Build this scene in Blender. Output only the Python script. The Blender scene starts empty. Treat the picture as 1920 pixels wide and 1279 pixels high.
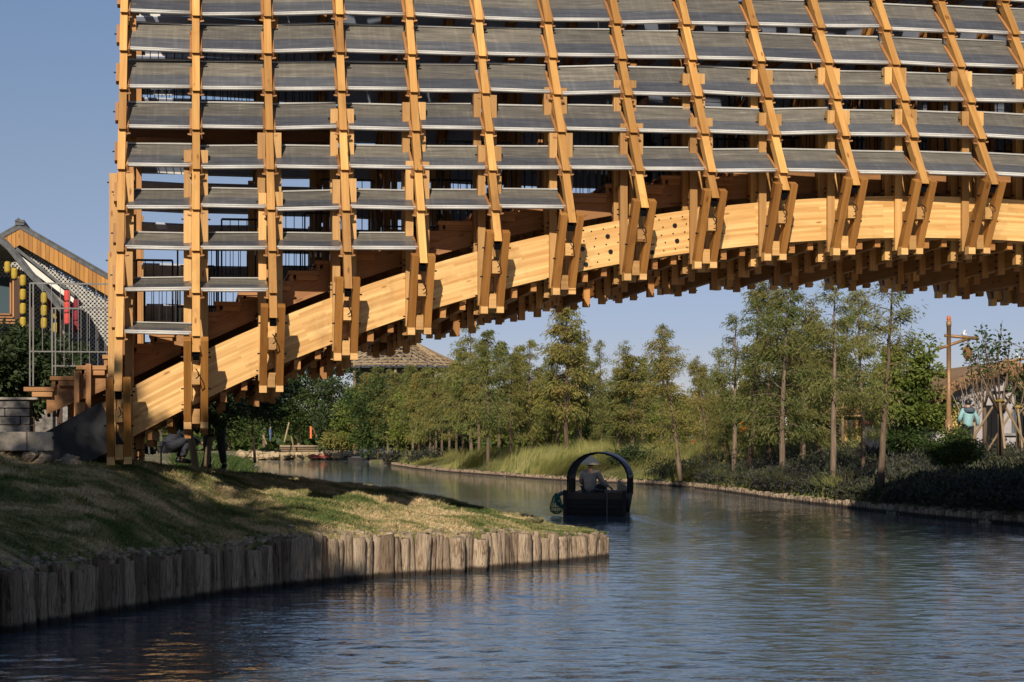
import bpy, math, random
import numpy as np
from mathutils import Vector, Matrix
R=math.radians
random.seed(7); rng=np.random.default_rng(7)
D=bpy.data; SC=bpy.context.scene; COL=SC.collection
# ---------------------------------------------------------------- survey of the place (camera data)
F=3000.; PPX=747.; HY=832.; CZ=1.9; PHI=math.atan(379/3000.); SN,CS=math.sin(PHI),math.cos(PHI)
def at(px,py,d):
    """world point seen at photo pixel px,py at distance d along the view axis"""
    xc=(px-PPX)/F*d
    return Vector((xc*CS+d*SN,-xc*SN+d*CS,CZ-(py-HY)*d/F))
def atg(px,d,z): 
    p=at(px,0,d); p.z=z; return p
def X_at(px,Y):
    t=(px-PPX)/F; return Y*(SN+t*CS)/(CS-t*SN)
def Zat(px,py,Y): 
    X=X_at(px,Y); return CZ+(HY-py)*(X*SN+Y*CS)/F
YN=22.0; W=4.8

# ---------------------------------------------------------------- mesh helpers
class MB:
    def __init__(s): s.v=[]; s.f=[]; s.uv=[]; s.m=[]
    def face(s,idx,uvs,m=0): s.f.append(idx); s.uv.append(uvs); s.m.append(m)
    def hexa(s,P,m=0,L=None,off=None):
        """8 points: 0-3 ring at start, 4-7 ring at end; uv u runs start->end"""
        b=len(s.v); s.v+= [tuple(p) for p in P]
        P=[Vector(p) for p in P]
        if off is None: off=(random.random()*50,random.random()*50)
        L=(P[4]-P[0]).length
        a=(P[1]-P[0]).length; c=(P[2]-P[1]).length
        w=[0,a,a+c,2*a+c,2*a+2*c]
        for i in range(4):
            j=(i+1)%4
            s.face([b+i,b+j,b+4+j,b+4+i],[(off[0],off[1]+w[i]),(off[0],off[1]+w[i+1]),(off[0]+L,off[1]+w[i+1]),(off[0]+L,off[1]+w[i])],m)
        e=[(off[0],off[1]),(off[0]+a*.2,off[1]),(off[0]+a*.2,off[1]+c),(off[0],off[1]+c)]
        s.face([b+3,b+2,b+1,b],e,m); s.face([b+4,b+5,b+6,b+7],e,m)
    def beam(s,p0,p1,w,h,side=None,m=0):
        """box from p0 to p1, w across 'side' direction, h across the other"""
        p0=Vector(p0); p1=Vector(p1); d=(p1-p0).normalized()
        sd=Vector(side) if side is not None else Vector((1,0,0))
        if abs(sd.dot(d))>.98: sd=Vector((0,1,0))
        up=sd.cross(d).normalized(); sd=d.cross(up).normalized()
        r=lambda p:[p-sd*w/2-up*h/2,p+sd*w/2-up*h/2,p+sd*w/2+up*h/2,p-sd*w/2+up*h/2]
        s.hexa(r(p0)+r(p1),m)
    def box(s,x0,x1,y0,y1,z0,z1,m=0):
        dx,dy,dz=x1-x0,y1-y0,z1-z0
        if dx>=dy and dx>=dz: s.beam((x0,(y0+y1)/2,(z0+z1)/2),(x1,(y0+y1)/2,(z0+z1)/2),dy,dz,(0,1,0),m)
        elif dy>=dz: s.beam(((x0+x1)/2,y0,(z0+z1)/2),((x0+x1)/2,y1,(z0+z1)/2),dx,dz,(1,0,0),m)
        else: s.beam(((x0+x1)/2,(y0+y1)/2,z0),((x0+x1)/2,(y0+y1)/2,z1),dx,dy,(1,0,0),m)
    def tube(s,pts,rad,n=8,m=0,cap=True):
        pts=[Vector(p) for p in pts]
        if not hasattr(rad,'__len__'): rad=[rad]*len(pts)
        b=len(s.v); o=random.random()*50; L=0; rings=[]
        for i,p in enumerate(pts):
            if i==0: d=pts[1]-p
            elif i==len(pts)-1: d=p-pts[i-1]
            else: d=pts[i+1]-pts[i-1]
            d.normalize(); ref=Vector((1,0,0)) if abs(d.x)<.9 else Vector((0,1,0))
            u=d.cross(ref).normalized(); w=d.cross(u)
            if i: L+=(p-pts[i-1]).length
            rings.append(L)
            for k in range(n):
                a=2*math.pi*k/n; s.v.append(tuple(p+u*math.cos(a)*rad[i]+w*math.sin(a)*rad[i]))
        for i in range(len(pts)-1):
            for k in range(n):
                k2=(k+1)%n; c=2*math.pi*max(rad)/n
                s.face([b+i*n+k,b+i*n+k2,b+(i+1)*n+k2,b+(i+1)*n+k],[(o+rings[i],o+k*c),(o+rings[i],o+(k+1)*c),(o+rings[i+1],o+(k+1)*c),(o+rings[i+1],o+k*c)],m)
        if cap:
            for st,rv in ((0,True),(len(pts)-1,False)):
                idx=[b+st*n+k for k in range(n)]
                if not rv: idx=idx[::-1]
                s.face(idx[::-1] if rv else idx[::-1],[(o+.1*math.cos(k),o+.1*math.sin(k)) for k in range(n)],m)
    def lathe(s,c,prof,n=16,m=0):
        """profile list of (r,z) about vertical axis at c"""
        b=len(s.v); o=random.random()*50
        for r,z in prof:
            for k in range(n):
                a=2*math.pi*k/n; s.v.append((c[0]+r*math.cos(a),c[1]+r*math.sin(a),c[2]+z))
        for i in range(len(prof)-1):
            for k in range(n):
                k2=(k+1)%n
                s.face([b+i*n+k,b+i*n+k2,b+(i+1)*n+k2,b+(i+1)*n+k],[(o+prof[i][1],o+k*.05),(o+prof[i][1],o+k*.05+.05),(o+prof[i+1][1],o+k*.05+.05),(o+prof[i+1][1],o+k*.05)],m)
    def poly(s,pts,m=0):
        b=len(s.v); s.v+=[tuple(p) for p in pts]
        s.face(list(range(b,b+len(pts))),[(p[0],p[2]) for p in pts],m)
    def prism(s,pts,vec,m=0):
        """closed outline pts extruded by vec"""
        n=len(pts); b=len(s.v); vec=Vector(vec)
        s.v+=[tuple(p) for p in pts]+[tuple(Vector(p)+vec) for p in pts]
        o=random.random()*30
        P=[Vector(p) for p in pts]
        s.face(list(range(b,b+n)),[(o+p.x+p.y,o+p.z) for p in P],m)
        s.face(list(range(b+2*n-1,b+n-1,-1)),[(o+p.x+p.y,o+p.z) for p in P][::-1],m)
        L=0
        for i in range(n):
            j=(i+1)%n; e=(P[j]-P[i]).length
            s.face([b+i,b+n+i,b+n+j,b+j],[(o+L,o),(o+L,o+vec.length),(o+L+e,o+vec.length),(o+L+e,o)],m); L+=e
    def build(s,name,mats,parent=None,smooth=False,loc=None):
        me=D.meshes.new(name)
        vs=s.v
        if loc is not None: vs=[(x-loc[0],y-loc[1],z-loc[2]) for x,y,z in vs]
        me.from_pydata(vs,[],s.f); 
        if not isinstance(mats,(list,tuple)): mats=[mats]
        for m in mats: me.materials.append(m)
        uvl=me.uv_layers.new(name='UVMap'); flat=[c for u in s.uv for c in u]
        uvl.data.foreach_set('uv',np.array(flat,dtype=np.float32).ravel())
        me.polygons.foreach_set('material_index',s.m)
        if smooth: me.polygons.foreach_set('use_smooth',[True]*len(me.polygons))
        me.update()
        o=D.objects.new(name,me); COL.objects.link(o)
        if loc is not None: o.location=loc
        if parent: o.parent=parent
        return o
def np_mesh(name,V,Fc,UV,mats,parent=None,smooth=False,mi=None):
    """V (n,3); Fc (m,k); UV per loop (m*k,2)"""
    me=D.meshes.new(name); n=len(V); m,k=Fc.shape
    me.vertices.add(n); me.vertices.foreach_set('co',np.ascontiguousarray(V,dtype=np.float32).ravel())
    me.loops.add(m*k); me.loops.foreach_set('vertex_index',np.ascontiguousarray(Fc,dtype=np.int32).ravel())
    me.polygons.add(m); me.polygons.foreach_set('loop_start',np.arange(0,m*k,k,dtype=np.int32))
    if mi is not None: me.polygons.foreach_set('material_index',mi)
    if UV is not None:
        u=me.uv_layers.new(name='UVMap'); u.data.foreach_set('uv',np.ascontiguousarray(UV,dtype=np.float32).ravel())
    if not isinstance(mats,(list,tuple)): mats=[mats]
    for q in mats: me.materials.append(q)
    if smooth: me.polygons.foreach_set('use_smooth',np.ones(m,dtype=bool))
    me.update(calc_edges=True)
    o=D.objects.new(name,me); COL.objects.link(o)
    if parent: o.parent=parent
    return o
def tag(o,label=None,cat=None,group=None,kind=None):
    if label: o['label']=label
    if cat: o['category']=cat
    if group: o['group']=group
    if kind: o['kind']=kind
    return o
def empty(name,loc,rz=0,**k):
    o=D.objects.new(name,None); COL.objects.link(o); o.location=loc; o.rotation_euler.z=rz; o.empty_display_size=.2
    tag(o,**k); return o
def copy_tree(o,parent=None):
    c=o.copy(); COL.objects.link(c); c.parent=parent
    for ch in list(o.children): copy_tree(ch,c)
    return c

# ---------------------------------------------------------------- materials
def newmat(name):
    m=D.materials.new(name); m.use_nodes=True; nt=m.node_tree; nt.nodes.clear()
    out=nt.nodes.new('ShaderNodeOutputMaterial'); b=nt.nodes.new('ShaderNodeBsdfPrincipled')
    nt.links.new(b.outputs[0],out.inputs[0]); return m,nt,b,out
def N(nt,t,**kw):
    n=nt.nodes.new(t)
    for k,v in kw.items():
        if k.startswith('i_'): n.inputs[int(k[2:]) if k[2:].isdigit() else k[2:].replace('_',' ')].default_value=v
        else: setattr(n,k,v)
    return n
def ramp(nt,stops):
    r=nt.nodes.new('ShaderNodeValToRGB'); e=r.color_ramp.elements
    while len(e)<len(stops): e.new(.5)
    for i,(p,c) in enumerate(stops): e[i].position=p; e[i].color=(*c,1)
    return r
def mixc(nt,fac,a,b,mode='MIX'):
    m=nt.nodes.new('ShaderNodeMix'); m.data_type='RGBA'; m.blend_type=mode
    for s,v in ((0,fac),(6,a),(7,b)):
        if hasattr(v,'links'): nt.links.new(v,m.inputs[s])
        else: m.inputs[s].default_value=v if s==0 else ((*v,1) if len(v)==3 else v)
    return m.outputs[2]
def mapped(nt,src,scale,loc=(0,0,0)):
    mp=nt.nodes.new('ShaderNodeMapping'); mp.inputs['Scale'].default_value=scale; mp.inputs['Location'].default_value=loc
    nt.links.new(src,mp.inputs[0]); return mp.outputs[0]
def noise(nt,src,scale,detail=4,rough=.55,dist=0):
    n=N(nt,'ShaderNodeTexNoise'); n.inputs['Scale'].default_value=scale; n.inputs['Detail'].default_value=detail
    n.inputs['Roughness'].default_value=rough; n.inputs['Distortion'].default_value=dist
    nt.links.new(src,n.inputs['Vector']); return n.outputs['Fac']
def bump(nt,h,b,strength=.4,dist=.01):
    bp=N(nt,'ShaderNodeBump'); bp.inputs['Strength'].default_value=strength; bp.inputs['Distance'].default_value=dist
    nt.links.new(h,bp.inputs['Height']); nt.links.new(bp.outputs[0],b.inputs['Normal'])
def simple(name,col,rough=.6,metal=0,var=.15,scale=8,bmp=.15):
    m,nt,b,_=newmat(name); tc=N(nt,'ShaderNodeTexCoord'); f=noise(nt,tc.outputs['Object'],scale,5)
    c2=tuple(max(0,c*(1-var*1.6)) for c in col); c3=tuple(min(1,c*(1+var)) for c in col)
    r=ramp(nt,[(.3,c2),(.7,c3)]); nt.links.new(f,r.inputs[0]); nt.links.new(r.outputs[0],b.inputs['Base Color'])
    b.inputs['Roughness'].default_value=rough; b.inputs['Metallic'].default_value=metal
    if bmp: bump(nt,f,b,bmp,.01)
    return m
def wood(name,light,dark,grain=26,rough=.55,tone=.5,lam=None,knots=True):
    m,nt,b,_=newmat(name); tc=N(nt,'ShaderNodeTexCoord'); uv=tc.outputs['UV']
    f=noise(nt,mapped(nt,uv,(1.1,grain,1)),1.0,6,.6,.6)
    r=ramp(nt,[(.28,dark),(.5,tuple((a+b_)/2 for a,b_ in zip(light,dark))),(.72,light)])
    nt.links.new(f,r.inputs[0]); col=r.outputs[0]
    # tone of each piece: very low frequency noise in uv (every piece has its own offset)
    t=noise(nt,mapped(nt,uv,(.05,.05,1)),1.0,1,.5)
    rt=ramp(nt,[(.36,(1-tone,1-tone*1.1,1-tone*1.2)),(.62,(1,1,1))]); nt.links.new(t,rt.inputs[0])
    col=mixc(nt,1.0,col,rt.outputs[0],'MULTIPLY')
    if lam:
        br=N(nt,'ShaderNodeTexBrick'); nt.links.new(mapped(nt,uv,(1,1,1)),br.inputs['Vector'])
        br.inputs['Scale'].default_value=1; br.inputs['Brick Width'].default_value=.95; br.inputs['Row Height'].default_value=lam
        br.inputs['Mortar Size'].default_value=.0009; br.inputs['Mortar Smooth'].default_value=.3; br.offset=.37
        br.inputs['Color1'].default_value=(1.0,1.0,1.0,1); br.inputs['Color2'].default_value=(.66,.54,.40,1); br.inputs['Mortar'].default_value=(.66,.54,.42,1)
        col=mixc(nt,.8,col,br.outputs['Color'],'MULTIPLY')
    if knots:
        vo=N(nt,'ShaderNodeTexVoronoi'); vo.inputs['Scale'].default_value=1; nt.links.new(mapped(nt,uv,(2.4,7.5,1)),vo.inputs['Vector'])
        rk=ramp(nt,[(.0,(.28,.16,.08)),(.085,(.5,.34,.2)),(.15,(1,1,1))]); nt.links.new(vo.outputs['Distance'],rk.inputs[0])
        col=mixc(nt,.8,col,rk.outputs[0],'MULTIPLY')
    if not lam or True:
        gq=N(nt,'ShaderNodeNewGeometry'); ws=noise(nt,mapped(nt,gq.outputs['Position'],(1,1,.55)),1.7,7,.68,.4)
        rs=ramp(nt,[(.30,(.62,.60,.58)),(.46,(1,1,1)),(.72,(1,.98,.95))]); nt.links.new(ws,rs.inputs[0]); col=mixc(nt,.75,col,rs.outputs[0],'MULTIPLY')
    nt.links.new(col,b.inputs['Base Color']); b.inputs['Roughness'].default_value=rough
    b.inputs['Specular IOR Level'].default_value=.3
    bump(nt,f,b,.25,.004); return m
M={}
M['timber']=wood('timber_larch',(.70,.43,.17),(.52,.27,.08))
M['rib']=wood('timber_rib',(.72,.42,.14),(.54,.26,.065),grain=20)
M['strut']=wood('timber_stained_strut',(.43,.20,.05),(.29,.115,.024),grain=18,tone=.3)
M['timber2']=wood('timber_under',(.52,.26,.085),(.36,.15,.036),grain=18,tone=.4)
M['pale_end']=wood('timber_pale_end',(.72,.44,.18),(.58,.32,.11),grain=24,tone=.15)
M['glulam']=wood('glulam_arch',(.88,.60,.26),(.66,.38,.13),grain=14,lam=.037,tone=.12)
M['stair']=wood('stair_timber',(.48,.25,.10),(.31,.135,.05),grain=18,tone=.35)
M['dark_timber']=wood('dark_timber',(.24,.105,.036),(.13,.05,.015),tone=.4)
def louver_mat(name,cols,r0,r1):
    m,nt,b,_=newmat(name); tc=N(nt,'ShaderNodeTexCoord'); uv=tc.outputs['UV']
    d=noise(nt,mapped(nt,uv,(1.0,7,1)),2.2,8,.6,.3); s=noise(nt,mapped(nt,uv,(.8,30,1)),1,3)
    r=ramp(nt,list(zip((.35,.6,.78),cols))); nt.links.new(d,r.inputs[0])
    r2=ramp(nt,[(.3,(.8,.8,.8)),(.7,(1.1,1.1,1.1))]); nt.links.new(s,r2.inputs[0])
    col=mixc(nt,1,r.outputs[0],r2.outputs[0],'MULTIPLY')
    tt_=noise(nt,mapped(nt,uv,(.06,.06,1)),1,1); rt_=ramp(nt,[(.38,(.70,.70,.72)),(.6,(1.12,1.1,1.06))]); nt.links.new(tt_,rt_.inputs[0]); col=mixc(nt,1,col,rt_.outputs[0],'MULTIPLY')
    vs_=noise(nt,mapped(nt,uv,(14,.9,1)),1,5,.7); rv_=ramp(nt,[(.5,(1,1,1)),(.72,(1.35,1.32,1.26))]); nt.links.new(vs_,rv_.inputs[0]); col=mixc(nt,1,col,rv_.outputs[0],'MULTIPLY')
    nt.links.new(col,b.inputs['Base Color'])
    rr=ramp(nt,[(.3,(r0,)*3),(.75,(r1,)*3)]); nt.links.new(d,rr.inputs[0]); nt.links.new(rr.outputs[0],b.inputs['Roughness'])
    b.inputs['Metallic'].default_value=.25; bump(nt,d,b,.2,.01); return m
M['louver']=louver_mat('louvre_sheet',[(.10,.104,.118),(.13,.135,.15),(.19,.19,.20)],.22,.5)  # lower half of each sheet: bluish tint puts reflected sky into the colour
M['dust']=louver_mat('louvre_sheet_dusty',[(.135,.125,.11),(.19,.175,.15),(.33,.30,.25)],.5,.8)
M['trim']=simple('louvre_trim',(.50,.485,.46),.55,.0,.06,20,0)
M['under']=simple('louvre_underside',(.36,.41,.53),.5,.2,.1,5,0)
M['black']=simple('black_metal',(.012,.012,.014),.4,.6,.2,20,0)
M['steel']=simple('dark_steel',(.012,.013,.017),.5,.3,.3,7,.2)
M['galv']=simple('galvanised_rail',(.13,.125,.12),.45,.3,.15,30,0)
M['stone']=simple('rough_stone',(.30,.26,.215),.9,0,.35,6,.9)
M['clod']=simple('clods_and_stones',(.27,.21,.15),.95,0,.45,9,.8)
M['darkstone']=simple('dark_stone',(.17,.155,.14),.95,0,.5,9,1.0)
M['skin']=simple('skin',(.50,.29,.19),.55,0,.05,8,0)
M['hair']=simple('hair',(.012,.009,.008),.5,0,.3,60,.3)
def leafmat(name,cols,big=.8,trans=.3):
    m,nt,b,out=newmat(name); tc=N(nt,'ShaderNodeTexCoord')
    sep=N(nt,'ShaderNodeSeparateXYZ'); nt.links.new(tc.outputs['UV'],sep.inputs[0])
    f=noise(nt,tc.outputs['Object'],big,3)
    mx=N(nt,'ShaderNodeMath',operation='MULTIPLY_ADD'); nt.links.new(sep.outputs[0],mx.inputs[0]); mx.inputs[1].default_value=.45
    m2=N(nt,'ShaderNodeMath',operation='MULTIPLY_ADD'); nt.links.new(f,m2.inputs[0]); m2.inputs[1].default_value=1.5; m2.inputs[2].default_value=-.48
    nt.links.new(m2.outputs[0],mx.inputs[2])
    n=len(cols); r=ramp(nt,[(i/(n-1) if n>1 else 0,c) for i,c in enumerate(cols)]); nt.links.new(mx.outputs[0],r.inputs[0])
    oi=N(nt,'ShaderNodeObjectInfo'); rr=ramp(nt,[(0,(.78,.82,.8)),(1,(1.18,1.1,1.0))]); nt.links.new(oi.outputs['Random'],rr.inputs[0])
    col=mixc(nt,1,r.outputs[0],rr.outputs[0],'MULTIPLY')
    nt.links.new(col,b.inputs['Base Color']); b.inputs['Roughness'].default_value=.6; b.inputs['Specular IOR Level'].default_value=.25
    tr=N(nt,'ShaderNodeBsdfTranslucent'); nt.links.new(col,tr.inputs[0]); ms=N(nt,'ShaderNodeMixShader'); ms.inputs[0].default_value=trans
    nt.links.new(b.outputs[0],ms.inputs[1]); nt.links.new(tr.outputs[0],ms.inputs[2]); nt.links.new(ms.outputs[0],out.inputs[0]); return m
M['cyp']=leafmat('cypress_needles',[(.075,.11,.03),(.14,.165,.045),(.21,.20,.06),(.28,.19,.06)],.55)
M['cyp2']=leafmat('cypress_needles_rusty',[(.08,.11,.03),(.16,.17,.045),(.24,.20,.06),(.31,.20,.06)],.6)
M['broad']=leafmat('broad_leaves',[(.03,.055,.018),(.055,.09,.022),(.11,.14,.035)],.9)
M['broady']=leafmat('yellow_green_leaves',[(.07,.11,.025),(.14,.18,.035),(.26,.24,.05)],.7)
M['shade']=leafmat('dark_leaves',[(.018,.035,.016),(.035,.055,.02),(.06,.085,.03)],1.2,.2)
M['purple']=leafmat('purple_ground_leaves',[(.018,.016,.022),(.034,.032,.034),(.06,.072,.032),(.12,.10,.07)],.6,.15)
M['reed']=leafmat('tall_grass_blades',[(.10,.13,.035),(.22,.22,.07),(.36,.31,.13)],.5)
M['orange_leaf']=leafmat('orange_leaves',[(.45,.16,.02),(.6,.26,.04)],1)
M['blossom']=leafmat('white_blossom',[(.45,.4,.36),(.7,.65,.6)],2)
M['bark']=wood('bark',(.26,.19,.135),(.10,.068,.048),grain=9,rough=.9,knots=False)
M['barkpale']=wood('pale_bark',(.40,.32,.22),(.22,.16,.10),grain=9,rough=.9,knots=False)

# ---------------------------------------------------------------- camera, light
cam=D.cameras.new('camera'); co=D.objects.new('camera',cam); COL.objects.link(co); SC.camera=co
co.location=(0,0,CZ); co.rotation_euler=(R(90),0,-PHI); cam.sensor_width=36; cam.lens=F/1920*36
cam.shift_x=(960-PPX)/1920; cam.shift_y=(HY-639.5)/1920; cam.clip_end=6000; cam.clip_start=.1
EL=R(27.5); AZ=R(17)
sd=Vector((math.sin(AZ)*math.cos(EL),math.cos(AZ)*math.cos(EL),-math.sin(EL)))
sl=D.lights.new('sun','SUN'); sl.energy=4.6; sl.angle=R(.6); sl.color=(1,.89,.73)
so=D.objects.new('sun',sl); COL.objects.link(so); so.rotation_euler=sd.to_track_quat('-Z','Y').to_euler(); so.location=(-10,-30,30)
w=D.worlds.new('World'); SC.world=w; w.use_nodes=True; nt=w.node_tree
bg=nt.nodes['Background']; sky=nt.nodes.new('ShaderNodeTexSky'); sky.sky_type='NISHITA'; sky.sun_disc=False
sky.sun_elevation=EL; sky.sun_rotation=math.pi+AZ; sky.air_density=1.0; sky.dust_density=.1; sky.ozone_density=3.5
# hazy even blue of a winter afternoon: pull the low sky towards the zenith hue
tcw=nt.nodes.new('ShaderNodeTexCoord'); spw=nt.nodes.new('ShaderNodeSeparateXYZ'); nt.links.new(tcw.outputs['Generated'],spw.inputs[0])
rw=ramp(nt,[(.0,(.58,.52,.66)),(.07,(.62,.54,.66)),(.17,(.81,.65,.63)),(.26,(.87,.75,.73)),(.45,(1.05,.92,.82)),(.8,(1.25,1.05,.9))]); nt.links.new(spw.outputs[2],rw.inputs[0])
cw_=mixc(nt,1,sky.outputs[0],rw.outputs[0],'MULTIPLY')
nt.links.new(cw_,bg.inputs[0]); bg.inputs[1].default_value=.088
SC.view_settings.view_transform='Standard'; SC.view_settings.look='None'; SC.view_settings.exposure=.25; SC.view_settings.gamma=1
SC.cycles.max_bounces=6; SC.cycles.transparent_max_bounces=6
# ================================================================ THE BRIDGE
NF=24
XF=[-1.02+1.015*n for n in range(NF)]
XC=(XF[0]+XF[-1])/2
def zc(x):
    dx=x-10.7
    if abs(dx)>11.6:
        s=-(2*.0187*11.6+4*.0000195*11.6**3); return 5.18-.0187*11.6**2-.0000195*11.6**4+s*(abs(dx)-11.6)
    return 5.18-.0187*dx*dx-.0000195*dx**4
def zslope(x): return (zc(x+.01)-zc(x-.01))/.02
def anrm(x):
    s=zslope(x); return Vector((-s,0,1)).normalized()
TOPO=[472,395,362,337,305,275,252,234,222,214,208,207,210]; TOPI=[325,281,250,205,192,178,165,152,138,132,129,128,135]
def xpix(n): return [228,369,512,655,795,930,1063,1195,1325,1455,1585,1715,1843][n]
ZO=[];ZI=[]
for n in range(NF):
    k=n if n<=12 else NF-1-n
    if n<=12: ZO.append(Zat(xpix(n),TOPO[n],YN)); ZI.append(Zat(xpix(n),TOPI[n],YN+.3))
    else: ZO.append(ZO[k]); ZI.append(ZI[k])
def vrib(n,z):
    s=.35/(ZI[n]-ZO[n]); v=s*(z-ZO[n])
    if z>8.7: v+= (z-8.7)*.12+(z-8.7)**2*.08
    return min(v,2.35)
BOTY=[734,662,598,541,494,454,420,392,373,358,349,346,348]
ZB=[]
for n in range(NF):
    ZB.append(Zat(XF and [222,369,514,660,800,935,1071,1202,1335,1466,1599,1730,1862][n],BOTY[n],YN-.6) if n<=12 else ZB[NF-1-n])
ROW=[3.385+.588*r for r in range(13)]
def lowrow(b):
    b=min(b,NF-2-b)
    return [0,1,2,2,3,3][b] if b<6 else 4
bridge=empty('timber_bridge',(XF[0],YN,1.5),label='large arched timber bridge with grey louvres spanning the canal',cat='bridge')
BL=Vector((XF[0],YN,1.5))
def bp(mb,name,mat,smooth=False,parent=bridge):
    o=mb.build(name,mat,parent,smooth)
    if parent is bridge: o.location=-BL
    return o
def Yv(v,side): return YN+v if side==0 else YN+W-v
def sweep_arch(mb,y0,y1,x0,x1,h,off=0.,step=.25,m=0,zf=zc):
    n=max(2,int((x1-x0)/step)); u=random.random()*20; vo=random.randint(0,40)*.037*8
    pr=None; b=len(mb.v)
    for i in range(n+1):
        x=x0+(x1-x0)*i/n; nn=anrm(x); c=Vector((x,0,zf(x)))+nn*off
        for hh,yy in ((-h/2,y0),(h/2,y0),(h/2,y1),(-h/2,y1)):
            p=c+nn*hh; mb.v.append((p.x,yy,p.z))
    L=0
    for i in range(n):
        a=b+4*i; dL=math.hypot((x1-x0)/n,zf(x0+(x1-x0)*(i+1)/n)-zf(x0+(x1-x0)*i/n))
        vv=[0,h,h+abs(y1-y0),2*h+abs(y1-y0),2*h+2*abs(y1-y0)]
        for k in range(4):
            k2=(k+1)%4
            mb.face([a+k,a+4+k,a+4+k2,a+k2],[(u+L,vo+vv[k]),(u+L+dL,vo+vv[k]),(u+L+dL,vo+vv[k+1]),(u+L,vo+vv[k+1])],m)
        L+=dL
    mb.face([b,b+1,b+2,b+3],[(u,vo),(u,vo+h),(u+.3,vo+h),(u+.3,vo)],m)
    e=b+4*n; mb.face([e+3,e+2,e+1,e],[(u,vo),(u,vo+h),(u+.3,vo+h),(u+.3,vo)],m)
XL,XR=-1.75,23.15
for (y0,y1,nm) in ((YN,YN+.3,'arch_beam'),(YN+2.25,YN+2.55,'arch_beam'),(YN+W-.3,YN+W,'arch_beam')):
    mb=MB()
    sweep_arch(mb,y0,y1,XL,XR,.6)
    a=bp(mb,nm,M['glulam'])
    for sx in (0,1):
        # steel shoe at each foot with bolt heads
        mb=MB(); xs=(XL-.22,XL+.62) if sx==0 else (XR-.62,XR+.22)
        for ya,yb in ((y0-.035,y0-.006),(y1+.006,y1+.035)): sweep_arch(mb,ya,yb,xs[0],xs[1],.64,step=.4)
        sweep_arch(mb,y0-.03,y1+.03,xs[0]-.03,xs[0],.66,step=.4) if sx==0 else sweep_arch(mb,y0-.03,y1+.03,xs[1],xs[1]+.03,.66,step=.4)
        for i in range(3):
            for j in range(3):
                x=xs[0]+.16+.27*i+(.07 if j%2 else 0); c=Vector((x,0,zc(x)))+anrm(x)*(-.2+.2*j)
                mb.tube([(c.x,y0-.034,c.z),(c.x,y0-.058,c.z)],.022,6)
        s=mb.build('steel_shoe',M['steel'],a); 
# splice bolts on the near arch
mb=MB()
for bx in (5.75,6.72):
    for i in range(5):
        for j in range(5):
            x=bx-.36+i*.17+(.04 if j%2 else 0); c=Vector((x,0,zc(x)))+anrm(x)*(-.22+.11*j)
            if abs(x-XF[7])<.1 or abs(x-XF[6])<.08: continue
            big=(i+j*2)%4==0
            mb.tube([(c.x,YN-.001,c.z),(c.x,YN-(.018 if big else .006),c.z)],.032 if big else .011,10)
bolt_splice=bp(mb,'bolt',M['black']); bolt_splice['kind']='stuff'
# ---- ribs
def rib_mesh(n,side):
    mb=MB(); x=XF[n]; zs=[ZB[n]]; lr=0
    zs+= [z for z in ROW if z>ZB[n]+.28]
    for i in range(len(zs)):
        z0=zs[i]-(.07 if i else 0); z1=(zs[i+1]+.05 if i+1<len(zs) else 10.98)
        v0=vrib(n,z0)-(.05 if i else 0.01); v1=vrib(n,z1)+.035
        jx=random.uniform(-.004,.004)
        if i==0 and zs[0]>5: v1+=.02
        dd=.075
        P=[]
        for z,v in ((z0,v0),(z1,v1)):
            ya=Yv(v-dd,side); yb=Yv(v+dd,side)
            P+=[(x-.052+jx,ya,z),(x+.052+jx,ya,z),(x+.052+jx,yb,z+.02),(x-.052+jx,yb,z+.02)]
        mb.hexa(P)
    # end block below
    if side==0:
        z=ZB[n]; v=vrib(n,z)
        mb.beam((x,Yv(v,side),z-.012),(x,Yv(v+.05,side),z-.075),.085,.10,(1,0,0),1)
    return mb
for n in range(NF):
    for side in (0,1):
        bp(rib_mesh(n,side),'rib',[M['rib'],M['black']])
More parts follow.
